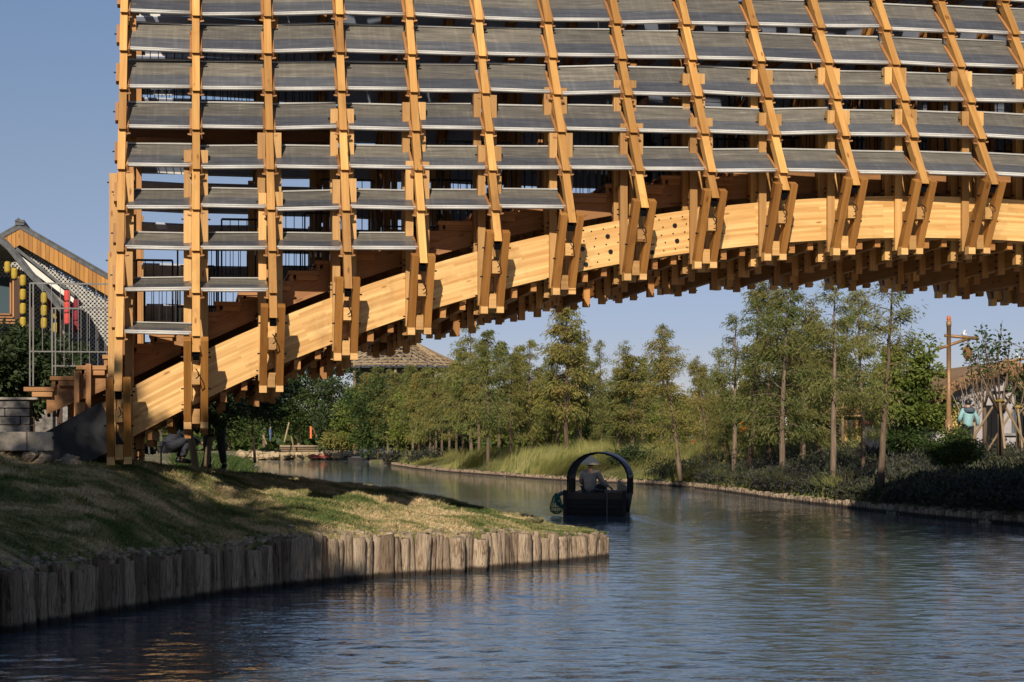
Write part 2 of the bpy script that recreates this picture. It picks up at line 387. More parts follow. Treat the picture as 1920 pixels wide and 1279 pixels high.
# ---- louvres (rows of bent sheets with pale edge trim)
TILT=[14,18.5,25,30,37,42,46,47,47,46,43,40,36,32]
LLEN=[.6,.6,.6,.6,.60,.62,.64,.64,.64,.64,.64,.64,.64,.64]
def louver(n,r,side):
    t=R(TILT[r]); L=LLEN[r]
    xa,xb=XF[n]+.058,XF[n+1]-.058
    ja,jb=random.gauss(0,.012),random.gauss(0,.012)
    top=[]; bot=[]
    # profile along slope s: outer -> inner with a slight fold
    prof=[(0,0),(.26,.006),(.275,.0),(L*.8,.0),(L,.006),(L+.004,.026),(L-.03,.03)]
    mb=MB(); th=.012; rows=[]
    for (x,j,n0) in ((xa,ja,n),(xb,jb,n+1)):
        z0=ROW[r]+j; v0=vrib(n0,z0)-.03; e=[]
        for (s,h) in prof:
            v=v0+s*math.cos(t)-h*math.sin(t); z=z0+s*math.sin(t)+h*math.cos(t); e.append((x,Yv(v,side),z))
        rows.append(e)
    A,B=rows; o=(random.random()*40,random.random()*40)
    up=Vector((0,math.sin(t)*(1 if side==0 else -1)*1,-math.cos(t)))*th
    b=len(mb.v)
    for e in (A,B): mb.v+=e
    for e in (A,B): mb.v+=[tuple(Vector(p)+up) for p in e]
    k=len(prof); acc=0
    for i in range(k-1):
        d=math.dist(A[i],A[i+1])
        uv=[(o[0],o[1]+acc),(o[0]+.9,o[1]+acc),(o[0]+.9,o[1]+acc+d),(o[0],o[1]+acc+d)]
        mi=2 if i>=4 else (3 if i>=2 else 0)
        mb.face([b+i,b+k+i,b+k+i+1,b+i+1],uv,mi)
        mb.face([b+2*k+i+1,b+3*k+i+1,b+3*k+i,b+2*k+i],uv,1)
        acc+=d
    for q in (0,k-1):
        mb.face([b+q,b+k+q,b+3*k+q,b+2*k+q],[o]*4,2)
    for q in (0,k):
        for i in range(k-1): mb.face([b+q+i,b+q+i+1,b+2*k+q+i+1,b+2*k+q+i],[o]*4,0)
    # end cleats (small timber boards under both ends)
    cl=MB()
    for (x,e,sg) in ((xa,A,1),(xb,B,-1)):
        p0=Vector(e[0])-Vector((0,(.045 if side==0 else -.045),.075)); p1=Vector(e[3])-Vector((0,0,.05))
        cl.beam(p0+Vector((sg*.012,0,0)),p1+Vector((sg*.012,0,0)),.034,.10,(1,0,0))
        cl.beam(p0+Vector((sg*.0,0,-.05)),p0+Vector((sg*.055,0,-.04)),.035,.02,(0,1,0))
    tr=MB()
    ys=-1 if side==0 else 1
    a,c=Vector(A[0]),Vector(B[0])
    for dz,rr,dy in ((.004,.012,.010),(-.022,.0145,.014)):
        tr.tube([a+Vector((0,ys*dy,dz)),c+Vector((0,ys*dy,dz))],rr,8)
    tr.beam(a+Vector((0,-ys*.004,-.022)),c+Vector((0,-ys*.004,-.022)),.02,.035,(0,1,0))
    return mb,cl,tr
far=MB(); farT=MB(); cnt=0
cleats=MB()
def merge(dst,src,m=None):
    b=len(dst.v); dst.v+=src.v
    for f,u,mm in zip(src.f,src.uv,src.m): dst.face([b+i for i in f],u,mm if m is None else m)
for side in (0,1):
    for n in range(NF-1):
        for r in range(lowrow(n),13):
            mb,cl,tr=louver(n,r,side); merge(cleats,cl)
            if side==0 and n<=13 and r<=9:
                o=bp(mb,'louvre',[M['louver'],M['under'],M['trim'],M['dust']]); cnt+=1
                t=tr.build('edge_trim',M['trim'],o,True)
            else: merge(far,mb); merge(farT,tr,4)
merge(far,farT)
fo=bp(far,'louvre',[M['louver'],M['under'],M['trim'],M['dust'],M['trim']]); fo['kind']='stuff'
co_=bp(cleats,'cleat',M['stair']); co_['kind']='stuff'
# ridge cap
mb=MB()
for n in range(NF-1):
    mb.prism([(XF[n],YN+1.9,10.95),(XF[n],YN+2.4,11.15),(XF[n],YN+2.9,10.95),(XF[n],YN+2.9,10.90),(XF[n],YN+2.4,11.09),(XF[n],YN+1.9,10.90)],(1.012,0,0))
bp(mb,'ridge_cap',M['louver'])
bolts=MB()
# ---- post pairs flanking each rib, clamping the arches
def post_frame(n,side):
    x=XF[n]; objs=[]
    nn=anrm(x); zbot=zc(x)-.3
    for v,zt,drop in ((0.0,ZO[n],.16),(.35,ZI[n],.26)):
        for sx in (-1,1):
            mb=MB(); px=x+sx*.112
            y=Yv(v,side); d=.052
            mb.box(px-.053,px+.053,min(y-d,y+d),max(y-d,y+d),zbot-drop-(0.03 if sx<0 else 0),zt+random.uniform(-.01,.01))
            objs.append(mb)
            if side==0 and n<15:
                for zz in (zbot-.05,zbot-.11,zc(x)+.36,zc(x)+.43,zt-.12):
                    bolts.tube([(px+sx*.052,y,zz),(px+sx*.085,y,zz)],.011,5)
    return objs
farp=MB()
for n in range(NF):
    for side in (0,1):
        for mb in post_frame(n,side):
            if side==0 and n<14: bp(mb,'post',M['timber'])
            else: merge(farp,mb)
o=bp(farp,'post',M['timber']); o['kind']='stuff'
# ---- hanging clamp brackets at the foot of each rib
BT=[709,637,574,520,477,434,402,376,356,343,334,338,339]; BB=[870,803,735,675,627,587,552,525,503,488,478,477,476]
RIBPX=[222,369,514,660,800,935,1071,1202,1335,1466,1599,1730,1862]
for n in range(NF):
    k=n if n<=12 else NF-1-n
    zt=Zat(RIBPX[k],BT[k],YN-.65); zb=Zat(RIBPX[k]-(30 if k>5 else 6*k)//1,BB[k],YN-.18)
    vb=-.18; vt=vrib(n,ZB[n])-.04
    if k==0: vb=-.3
    x=XF[n]
    for side in (0,1):
        g=MB(); cz=[]
        for sx in (-1,1):
            px=x+sx*.112
            g.beam((px,Yv(vt,side),zt),(px,Yv(vb,side),zb+.09),.098,.13,(1,0,0))
            dr=.0 if sx>0 else -.012
            ya,yb=Yv(vb-.07,side),Yv(vb+.055,side)
            g.box(px-.0505,px+.0505,min(ya,yb),max(ya,yb),zb+dr,zb+.105,1)  # paler timber on the lower end of each bar
            if side==0 and n<15:
                for fr in (.2,.55): 
                    q=Vector((px,Yv(vt,side),zt)).lerp(Vector((px,Yv(vb,side),zb)),fr); bolts.tube([q+Vector((sx*.045,0,0)),q+Vector((sx*.085,0,0))],.012,5)
        o=bp(g,'hanging_bracket',[M['strut'],M['pale_end']])
        h=zt-zb
        q=MB(); 
        v1=vt+(vb-vt)*.42; z1=zt-h*.36
        ya,yb=Yv(v1-.06,side),Yv(.5,side)
        q.box(x-.052,x+.052,min(ya,yb),max(ya,yb),z1-.17,z1)
        v2=vb-.09; z2=zb+.06
        ya,yb=Yv(v2,side),Yv(.45,side)
        q.box(x-.052,x+.052,min(ya,yb),max(ya,yb),z2,z2+.2)
        if side==0:
            q.tube([(x,Yv(vt+.1,0),z1+.03),(x+.03,Yv(vt+.03,0),z1-.02),(x+.035,Yv(vt+.03,0),z1-.07),(x,Yv(vt+.05,0),z1-.10)],.008,5,1)
        bp(q,'tie_block',[M['timber'],M['black']])
# ---- transverse under beams and hanging post clusters
hrest=MB()
for n in range(NF):
    x=XF[n]; zb=zc(x)-.3*(1+.35*abs(zslope(x)))
    q=MB()
    for dx,zz in ((-.03,zb-.03),):
        q.box(x+dx-.04,x+dx+.04,YN+.42,YN+W-.42,zz-.26,zz)
    q.box(x+.33,x+.42,YN+.1,YN+W-.1,zb-.14+zslope(x)*.37,zb-.005+zslope(x)*.37)
    q.box(x+.62,x+.7,YN+.12,YN+W-.12,zb-.12+zslope(x)*.66,zb-.003+zslope(x)*.66)
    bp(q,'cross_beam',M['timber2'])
    for i,v in enumerate((.85,1.35,2.1,2.7,3.4,3.95)):
        q=MB() if (n<14 and i<2) else hrest
        dr=.40 if i in (2,3) else .33
        for sx in (-1,1):
            if i in (3,4): continue
            px=x+sx*.125
            if n<14 and i<2: q=MB()
            y=YN+v; q.box(px-.05,px+.05,y-.05,y+.05,zb-dr-(.05 if sx<0 else 0),zb+.34 if i not in (2,3) else zb+1.0)
            if n<15:
                for k in range(3): bolts.tube([(px+sx*.049,y,zb-.08-.1*k),(px+sx*.08,y,zb-.08-.1*k)],.011,5)
            if n<14 and i<2: bp(q,'hanging_post',M['timber2'])
        if i in (0,4):
            q=hrest; px=x+.37; z3=zb+zslope(x)*.37; q.box(px-.045,px+.045,YN+v-.05,YN+v+.05,z3-.24,z3+.2)
            px=x+.66; z3=zb+zslope(x)*.66; q.box(px-.045,px+.045,YN+v+.1,YN+v+.2,z3-.2,z3+.2)
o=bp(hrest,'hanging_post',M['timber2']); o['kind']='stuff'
# ---- stair stringers, treads, deck
def arch_top(x): return zc(x)+.3*math.sqrt(1+zslope(x)**2)
def T(x):
    if x>10.7: x=21.4-x
    return arch_top(x)+.58 if x>-.88 else arch_top(-.88)+.58+.423*(x+.88)
SVX=(.55,W-.55)
for v in SVX:
    mb=MB(); y=YN+v; xs=[-2.05+i*.35 for i in range(int(25.5/.35)+1)]
    for a,b_ in zip(xs[:-1],xs[1:]):
        za=(T(a)-.58 + .16); zb_=(T(b_)-.58+.16); h=.33
        mb.hexa([(a,y-.03,za-.02),(a,y+.03,za-.02),(a,y+.03,za+h),(a,y-.03,za+h),(b_,y-.03,zb_-.02),(b_,y+.03,zb_-.02),(b_,y+.03,zb_+h),(b_,y-.03,zb_+h)],off=(a,.0+v*3))
    bp(mb,'stringer',M['stair'])
x=-2.3; steps=[]
def slopeT(x): return (T(x+.05)-T(x-.05))/.1
while x<10.7:
    run=min(1.02,.15/max(.02,abs(slopeT(x+.15)))); steps.append((x,run,T(x+.08))); x+=run
steps+= [(21.4-a-rn,rn,z) for a,rn,z in steps[::-1] if a+rn<10.5]
risers=MB()
for i,(a,rn,z) in enumerate(steps):
    mb=MB(); y0,y1=(YN+.42,YN+W-.42) if abs(slopeT(a+rn/2))>.13 else (YN+.6,YN+W-.6)
    mb.box(a-.05,a+rn+.005,y0,y1,z-.055,z); mb.box(a+.06,a+rn-.02,y0+.02,y1-.02,z-.13,z-.057)
    bp(mb,'tread',M['stair'])
    if i<len(steps)/2: risers.box(a+rn-.03,a+rn+.02,y0+.03,y1-.03,z+.002,z+.09)
bp(risers,'riser',M['stair'])
mb=MB()
for px,zt,zl in ((144,3.0,1.9),(166,3.1,2.1)):
    X=X_at(px,YN+.4); mb.box(X-.035,X+.035,YN+.36,YN+.46,zl,zt-.1)
X=X_at(151,YN+.25); mb.box(X-.06,X+.07,YN+.1,YN+W-.3,2.27,2.46)
bp(mb,'stair_support',M['stair'])
# ---- railings inside
def railing(y,i0,i1,mat,name='railing',parent=bridge,hgt=1.12):
    mb=MB(); i=i0
    while i<i1:
        a=steps[i][0]+.05; j=min(i+1,len(steps)-1); b_=steps[j][0]+steps[j][1]-.02; z=steps[i][2]; zt=max(z,steps[j][2])+hgt-.08
        mb.beam((a,y,zt),(b_,y,zt),.022,.03,(0,1,0)); mb.beam((a,y,z+.09+(.15 if b_-a<1.2 else 0)),(b_,y,z+.09+(.15 if b_-a<1.2 else 0)),.016,.022,(0,1,0))
        mb.box(a-.012,a+.012,y-.012,y+.012,z,zt); mb.box(b_-.012,b_+.012,y-.012,y+.012,z+.1,zt)
        k=a+.12
        while k<b_-.04:
            mb.beam((k,y,z+.15),(k,y,zt),.011,.011,(0,1,0)); k+=.118
        i+=2
    o=mb.build(name,mat,parent)
    if parent is bridge: o.location=-BL
    return o
railing(YN+.72,4,len(steps)-4,M['black']); railing(YN+W-.72,4,len(steps)-4,M['black'])
mb=MB()
def flatrail(mb,x0,x1,y,z,h=1.08):
    mb.beam((x0,y,z+h),(x1,y,z+h),.022,.035,(0,1,0)); mb.beam((x0,y,z+.08),(x1,y,z+.08),.016,.025,(0,1,0))
    k=x0
    while k<x1+.01: mb.beam((k,y,z+.0),(k,y,z+h),.012,.012,(0,1,0)); k+=.115
for yy_ in (1.25,3.7): mb=MB(); flatrail(mb,-1,2.1,YN+yy_,6.52); bp(mb,'railing',M['black'])
mb=MB()
for k in range(22): mb.box(-1.05,2.1,YN+1.1+k*.125,YN+1.1+k*.125+.118,6.44,6.5)
for k in range(4): mb.box(-1.05,2.1,YN+1.1+.0,YN+1.16,6.27,6.43) if k==0 else mb.box(-1+k*1.0-.05,-1+k*1.0+.05,YN+1.2,YN+3.8,6.28,6.43)
bp(mb,'upper_floor',M['dark_timber'])
# interior columns and tie beams on every second frame
mb=MB()
for n in range(NF):
    x=XF[n]
    for v in (1.25,W-1.25):
        if n%2==0: mb.box(x-.055,x+.055,YN+v-.055,YN+v+.055,T(x)-.05,8.7)
        if n%2==0: mb.box(x+.075,x+.165,YN+v-.05,YN+v+.05,T(x)-.05,8.2)
    mb.box(x-.04,x+.04,YN+1.1,YN+W-1.1,7.9,8.02)
    mb.box(x-.04,x+.04,YN+1.7,YN+W-1.7,9.0,9.12)
bp(mb,'interior_frame',M['timber2'])
bo=bp(bolts,'bolt',M['black']); bo['kind']='stuff'
# small protruding boards along the far left edge of rib 0
for r in range(0,10):
    mb=MB(); z=ROW[r]+.1; v=vrib(0,z); mb.beam((XF[0]-.075,Yv(v-.03,0),z-.05),(XF[0]-.075,Yv(v+.06,0),z+.22),.044,.10,(1,0,0))
    mb.tube([(XF[0]-.095,Yv(v,0),z+.1),(XF[0]-.13,Yv(v,0),z+.1)],.011,5,1)
    bp(mb,'side_cleat',[M['stair'],M['black']])
# ================================================================ LAND AND WATER
def P2(px,y=None,d=None,z=0.):
    if d is None: d=(CZ-z)*F/(y-HY)
    p=at(px,0,d); return (p.x,p.y)
near=[(-900,1260),(-500,1235),(-250,1215),(0,1187),(180,1155),(300,1135),(420,1115),(560,1098),(700,1085),(850,1075),(1000,1060),(1100,1050),(1132,1046)]
nearXY=[P2(a,b) for a,b in near]
nearXY[0]=(-7.,6.); nearXY[1]=(-5.4,10.5); nearXY[2]=(-3.6,13.6)
backXY=[P2(1120,d=27.6),P2(1040,d=29.5),P2(940,d=31),P2(840,d=33),P2(740,d=36),P2(640,d=42),P2(560,d=55),P2(500,d=85),P2(478,d=115)]
farXY=[P2(440,d=135),P2(430,d=178),P2(440,d=186),P2(520,d=188),P2(700,d=188),P2(712,d=170),P2(690,d=160)]
rightpx=[(722,870),(780,879),(850,886),(930,892),(1000,898),(1100,904),(1200,908),(1280,913),(1350,921),(1450,936),(1530,946),(1600,954),(1680,963),(1750,971),(1850,980),(1925,986),(2050,1000),(2300,1030)]
rightXY=[P2(a,b) for a,b in rightpx]+[(19.,18.),(22.,5.),(26.,-12.),(30,-40)]
river=nearXY+backXY+farXY+rightXY+[(-14.,-40),(-9.,-8.)]
RV=np.array(river)
def sdist(X,Y,poly=RV):
    """signed distance: positive outside the river (on land)"""
    P=np.stack([X.ravel(),Y.ravel()],1); best=np.full(len(P),1e9); inside=np.zeros(len(P),bool); n=len(poly)
    for i in range(n):
        a=poly[i]; b=poly[(i+1)%n]; ab=b-a; t=np.clip(((P-a)@ab)/(ab@ab+1e-12),0,1)
        d=np.hypot(*(P-(a+t[:,None]*ab)).T); best=np.minimum(best,d)
        c=((a[1]>P[:,1])!=(b[1]>P[:,1])); xi=(b[0]-a[0])*(P[:,1]-a[1])/((b[1]-a[1]) if b[1]!=a[1] else 1e-9)+a[0]
        inside^=(c&(P[:,0]<xi))
    return np.where(inside,-best,best).reshape(X.shape)
def vnoise(X,Y,s,seed=0):
    """cheap smooth value noise"""
    r=np.random.default_rng(seed).random((64,64)); x=X*s; y=Y*s; xi=np.floor(x).astype(int); yi=np.floor(y).astype(int); fx=x-xi; fy=y-yi
    fx=fx*fx*(3-2*fx); fy=fy*fy*(3-2*fy); g=lambda a,b:r[a%64,b%64]
    return g(xi,yi)*(1-fx)*(1-fy)+g(xi+1,yi)*fx*(1-fy)+g(xi,yi+1)*(1-fx)*fy+g(xi+1,yi+1)*fx*fy-.5
def fwdd(X,Y): return X*SN+Y*CS
def land(X,Y):
    d=sdist(X,Y); 
    right=(X>8+ (Y-20)*.02)
    base=.26+.6*(1-np.exp(-np.maximum(d-.2,0)/2.5))+.35*(1-np.exp(-np.maximum(d,0)/12))
    base=np.where(fwdd(X,Y)>125,.25+.6*(1-np.exp(-np.maximum(d,0)/6)),base)
    nr=(X>10)&(fwdd(X,Y)<85); base=np.where(nr,.24+.84*(1-np.exp(-np.maximum(d-.1,0)/3.0))+.45*(1-np.exp(-np.maximum(d-4,0)/5.0)),base)
    base=base+vnoise(X,Y,.35,1)*.12*np.clip(d,0,1)+vnoise(X,Y,1.3,2)*.05
    h=np.where(d>0,base,-.9)
    t=np.clip((d+.15)/.15,0,1)
    return -.9+(h+.9)*t
def axis(a,b,st,far,n=26,g=1.28):
    c=list(np.arange(a,b,st)); s=st; x=b
    for i in range(n): c.append(x); s*=g; x+=s
    s=st; x=a; o=[]
    for i in range(n): s*=g; x-=s; o.append(x)
    return np.array(o[::-1]+c)
gx=axis(-24,62,.55,0); gy=axis(2,205,.7,0)
GX,GY=np.meshgrid(gx,gy); GZ=land(GX,GY)
# keep the general ground below the separately built lawn
V=np.stack([GX.ravel(),GY.ravel(),GZ.ravel()],1); ny,nx=GX.shape
ii=(np.arange(ny-1)[:,None]*nx+np.arange(nx-1)[None,:]).ravel()
Fc=np.stack([ii,ii+1,ii+nx+1,ii+nx],1)
def soil():
    m,nt,b,_=newmat('bank_soil'); g=N(nt,'ShaderNodeNewGeometry'); p=g.outputs['Position']
    a=noise(nt,p,.35,6); c=noise(nt,p,4,8,.7)
    r=ramp(nt,[(.35,(.10,.11,.035)),(.5,(.17,.145,.07)),(.62,(.30,.225,.13))]); nt.links.new(a,r.inputs[0])
    r2=ramp(nt,[(.3,(.6,.6,.6)),(.7,(1.15,1.15,1.1))]); nt.links.new(c,r2.inputs[0])
    nt.links.new(mixc(nt,1,r.outputs[0],r2.outputs[0],'MULTIPLY'),b.inputs['Base Color']); b.inputs['Roughness'].default_value=.95
    bump(nt,c,b,.8,.08); return m
M['soil']=soil()
o=np_mesh('ground',V,Fc,np.zeros((len(Fc)*4,2)),M['soil'],smooth=True); o['kind']='structure'
# ---- water
def watermat():
    m,nt,b,_=newmat('river_water'); g=N(nt,'ShaderNodeNewGeometry'); p=g.outputs['Position']
    b.inputs['Base Color'].default_value=(.06,.078,.095,1); b.inputs['Roughness'].default_value=.03; b.inputs['IOR'].default_value=2.05  # murky base, tinted bluish to carry some of the reflected sky
    a=noise(nt,mapped(nt,p,(1.7,4.4,1)),1,4,.62,.4); c=noise(nt,mapped(nt,p,(7,17,1)),1,2,.5); e=noise(nt,mapped(nt,p,(.5,1.1,1)),1,2)
    s=N(nt,'ShaderNodeMath',operation='MULTIPLY_ADD'); nt.links.new(c,s.inputs[0]); s.inputs[1].default_value=.28; nt.links.new(a,s.inputs[2])
    s2=N(nt,'ShaderNodeMath',operation='MULTIPLY_ADD'); nt.links.new(e,s2.inputs[0]); s2.inputs[1].default_value=1.2; nt.links.new(s.outputs[0],s2.inputs[2])
    # calmer and livelier patches of wind
    k=noise(nt,mapped(nt,p,(.08,.16,1)),1,2); kr=ramp(nt,[(.35,(.6,)*3),(.65,(1,)*3)]); nt.links.new(k,kr.inputs[0])
    bp_=N(nt,'ShaderNodeBump'); nt.links.new(s2.outputs[0],bp_.inputs['Height']); bp_.inputs['Distance'].default_value=.016
    nt.links.new(kr.outputs[0],bp_.inputs['Strength']); nt.links.new(bp_.outputs[0],b.inputs['Normal']); return m
M['water']=watermat()
wx=axis(-7.5,21,.07,0,n=22,g=1.32); yy=[6.]
while yy[-1]<62: yy.append(yy[-1]+.034*(max(yy[-1],11)/12)**1.15)
st=yy[-1]-yy[-2]
while yy[-1]<260: st*=1.12; yy.append(yy[-1]+st)
st=.05; lo=[6.]
while lo[-1]>-60: st*=1.35; lo.append(lo[-1]-st)
wy=np.array(lo[::-1][:-1]+yy); WX,WY=np.meshgrid(wx,wy); WZ=np.zeros_like(WX); g=np.random.default_rng(17)
stepy=np.gradient(wy)[:,None]
for i in range(52):
    lam=.105*math.exp(g.random()*1.9); th=g.normal()*.55+.2; sl_=.0165*(.9 if lam>.3 else 1.1); kx,ky=math.sin(th)*6.283/lam,math.cos(th)*6.283/lam
    ph_=g.random()*6.283; env=.55+1.1*np.clip(vnoise(WX,WY,.23+.02*i,40+i)+.3,0,1)
    fade=np.clip((lam/np.maximum(stepy,.001)-2.6)/2.5,0,1)
    q=np.sin(WX*kx+WY*ky+ph_+1.2*vnoise(WX,WY,.9,90+i)*3)
    WZ+=sl_*lam/6.283*env*fade*q
edge=np.clip((WX+8)/1.5,0,1)*np.clip((22-WX)/2,0,1)*np.clip((WY-5)/2,0,1)
# fade the relief where the grid gets coarse sideways, and lay the wake of the boat
bx,by=at(1125,968,41.9).x,at(1125,968,41.9).y
ux,uy=math.sin(PHI+.24),math.cos(PHI+.24); back=-((WX-bx)*ux+(WY-by)*uy); lat=(WX-bx)*uy-(WY-by)*ux
wk=np.where(back>-4,np.exp(-((np.abs(lat)-.75-.30*np.maximum(back,-2))/.35)**2)*np.exp(-np.maximum(back,0)/5),0)
WZ=WZ*edge+.02*wk*np.sin(6.0*(back+np.abs(lat)*1.5))*edge
V=np.stack([WX.ravel(),WY.ravel(),WZ.ravel()],1); ny,nx=WX.shape
ii=(np.arange(ny-1)[:,None]*nx+np.arange(nx-1)[None,:]).ravel(); Fc=np.stack([ii,ii+1,ii+nx+1,ii+nx],1)
o=np_mesh('water',V,Fc,None,M['water'],smooth=True); o['kind']='structure'
# ---- lawn headland: ruled between pile wall, crest and back shore
SPX=[-900,-500,-250,0,180,300,420,560,700,850,1000,1100,1132]
topz=[.66,.66,.64,.61,.62,.60,.59,.66,.62,.57,.5,.42,.38]
crest={-900:(22.5,1.9),-500:(22.5,1.9),-250:(22.3,1.93),0:(22.2,1.88),180:(22,1.71),300:(22.6,1.55),420:(24.5,1.44),560:(26.4,1.34),700:(27.3,1.17),850:(27.8,.90),1000:(28,.60),1100:(27.2,.42),1132:(26.9,.38)}
crXY=[];bkXY=[]
for i,px in enumerate(SPX):
    d,z=crest[px]; p=at(px,0,d); crXY.append((p.x,p.y,z))
    bd={-900:40,-500:40,-250:38,0:36,180:34,300:33.5,420:33,560:32.6,700:32.2,850:31.5,1000:29.8,1100:28,1132:27.3}[px]
    q=at(px,0,bd); bkXY.append((q.x,q.y,{-900:1.7,-500:1.7,-250:1.65,0:1.5,180:1.42,300:1.3,420:1.05,560:.7,700:.4,850:.25,1000:.15,1100:.2,1132:.25}[px]))
E0=np.array([(x,y,z) for (x,y),z in zip(nearXY,topz)]); C0=np.array(crXY); B0=np.array(bkXY)
NS=420; NT=90
cum=np.r_[0,np.cumsum(np.hypot(*np.diff(E0[:,:2],axis=0).T))]; S=np.linspace(0,cum[-1],NS)
interp=lambda A:np.stack([np.interp(S,cum,A[:,k]) for k in range(3)],1)
Ei,Ci,Bi=interp(E0),interp(C0),interp(B0)
tt=np.linspace(0,1,NT)
def lawn_pt(s,t):
    """s index array (float in 0..NS-1), t 0..1"""
    s=np.clip(s,0,NS-1.001); i=s.astype(int); f=(s-i)[:,None]
    e=Ei[i]*(1-f)+Ei[i+1]*f; c=Ci[i]*(1-f)+Ci[i+1]*f; b=Bi[i]*(1-f)+Bi[i+1]*f
    t=t[:,None]; p=np.where(t<.6,e+(c-e)*(t/.6),c+(b-c)*((t-.6)/.4))
    tq=t[:,0]; u=np.clip(tq/.6,0,1)
    z=e[:,2]+(c[:,2]-e[:,2])*(1.25*u-.25*u*u) 
    z=np.where(tq<.6,z,c[:,2]+(b[:,2]-c[:,2])*((tq-.6)/.4)**1.4)
    x,y=p[:,0],p[:,1]; ed=np.clip(tq/.05,0,1)
    z=z+(vnoise(x,y,.9,3)*.10+vnoise(x,y,2.6,4)*.06+vnoise(x,y,7,5)*.03)*ed
    return np.stack([x,y,z],1)
SS,TT=np.meshgrid(np.arange(NS,dtype=float),tt); LV=lawn_pt(SS.ravel(),TT.ravel())
skirt=LV[:NS].copy(); skirt[:,2]=-.6; skb=LV[-NS:].copy(); skb[:,2]=-.6
V=np.concatenate([skirt,LV,skb]); ny=NT+2; nx=NS
ii=(np.arange(ny-1)[:,None]*nx+np.arange(nx-1)[None,:]).ravel(); Fc=np.stack([ii,ii+1,ii+nx+1,ii+nx],1)
def lawnmat(name,blade):
    m,nt,b,_=newmat(name); g=N(nt,'ShaderNodeNewGeometry'); p=g.outputs['Position']
    a=noise(nt,mapped(nt,p,(1.0,1.9,1)),.9,5,.6,.6); c=noise(nt,p,14,6,.7)
    r=ramp(nt,[(.38,(.085,.12,.038)),(.475,(.20,.20,.08)),(.55,(.42,.34,.19)),(.65,(.58,.45,.29))])
    nt.links.new(a,r.inputs[0]); col=r.outputs[0]
    if blade:
        tc=N(nt,'ShaderNodeTexCoord'); sep=N(nt,'ShaderNodeSeparateXYZ'); nt.links.new(tc.outputs['UV'],sep.inputs[0])
        r2=ramp(nt,[(0,(.6,.72,.6)),(.5,(1,1,1)),(1,(1.45,1.25,1.1))]); nt.links.new(sep.outputs[0],r2.inputs[0])
    else:
        r2=ramp(nt,[(.3,(.5,.48,.45)),(.7,(1.1,1.05,1))]); nt.links.new(c,r2.inputs[0]); bump(nt,c,b,.8,.04)
    nt.links.new(mixc(nt,1,col,r2.outputs[0],'MULTIPLY'),b.inputs['Base Color']); b.inputs['Roughness'].default_value=.85
    b.inputs['Specular IOR Level'].default_value=.2; return m
M['lawn']=lawnmat('lawn_turf',False); M['blade']=lawnmat('lawn_blades',True)
o=np_mesh('lawn',V,Fc,np.zeros((len(Fc)*4,2)),M['lawn'],smooth=True); o['kind']='structure'
def blades(P,h,wd,lean,seed=0):
    n=len(P); g=np.random.default_rng(seed); a=g.random(n)*6.283; b=g.random(n)*6.283; hh=h*(.5+g.random(n))
    dx=np.cos(a)*wd; dy=np.sin(a)*wd; l=lean*hh*g.random(n)*1.6
    v=np.empty((n,3,3)); v[:,0]=P; v[:,0,0]-=dx; v[:,0,1]-=dy; v[:,1]=P; v[:,1,0]+=dx; v[:,1,1]+=dy
    v[:,2]=P; v[:,2,0]+=np.cos(b)*l; v[:,2,1]+=np.sin(b)*l; v[:,2,2]+=hh
    uv=np.repeat(np.stack([g.random(n),g.random(n)],1),3,axis=0)
    return v.reshape(-1,3),np.arange(n*3).reshape(n,3),uv
s=rng.random(230000)*(NS-70)+70; t=rng.random(230000)**.8*.72
P=lawn_pt(s,t); cl=vnoise(P[:,0],P[:,1],3.5,9)+vnoise(P[:,0],P[:,1],9,10)*.8; hh=.024*(1+2.6*np.clip(cl+.05,0,1))
v,f,u=blades(P,hh,.007,1.4,1)
o=np_mesh('lawn_grass',v,f,u,M['blade']); tag(o,'short patchy green and straw grass on the headland','grass',kind='stuff')
# ---- timber piles along the headland
def pilemat():
    m,nt,b,_=newmat('weathered_pile'); tc=N(nt,'ShaderNodeTexCoord'); g=N(nt,'ShaderNodeNewGeometry')
    f=noise(nt,mapped(nt,tc.outputs['Object'],(4.5,4.5,1.3)),1,9,.78,1.6); q=noise(nt,mapped(nt,tc.outputs['Object'],(1.1,1.1,1.6)),1.3,4,.6,.5)
    r=ramp(nt,[(.38,(.05,.037,.028)),(.46,(.29,.235,.18)),(.62,(.56,.48,.385))]); nt.links.new(f,r.inputs[0])
    r1=ramp(nt,[(.34,(.40,.31,.24)),(.46,(.95,.88,.8)),(.75,(1.15,1.12,1.08))]); nt.links.new(q,r1.inputs[0])
    col=mixc(nt,1,r.outputs[0],r1.outputs[0],'MULTIPLY')
    oi=N(nt,'ShaderNodeObjectInfo'); rr=ramp(nt,[(0,(.50,.44,.40)),(.5,(.95,.9,.85)),(1,(1.2,1.17,1.12))]); nt.links.new(oi.outputs['Random'],rr.inputs[0])
    col=mixc(nt,1,col,rr.outputs[0],'MULTIPLY')
    # wet dark foot
    sp=N(nt,'ShaderNodeSeparateXYZ'); nt.links.new(g.outputs['Position'],sp.inputs[0])
    ad=N(nt,'ShaderNodeMath',operation='MULTIPLY_ADD'); nt.links.new(f,ad.inputs[0]); ad.inputs[1].default_value=-.28; nt.links.new(sp.outputs[2],ad.inputs[2])
    rw=ramp(nt,[(.0,(.09,.08,.075)),(.035,(1,1,1))]); 
    ad2=N(nt,'ShaderNodeMath',operation='ADD'); nt.links.new(ad.outputs[0],ad2.inputs[0]); ad2.inputs[1].default_value=.075
    nt.links.new(ad2.outputs[0],rw.inputs[0]); col=mixc(nt,1,col,rw.outputs[0],'MULTIPLY')
    nt.links.new(col,b.inputs['Base Color']); b.inputs['Roughness'].default_value=.9; bump(nt,f,b,1,.03); return m
M['pile']=pilemat()
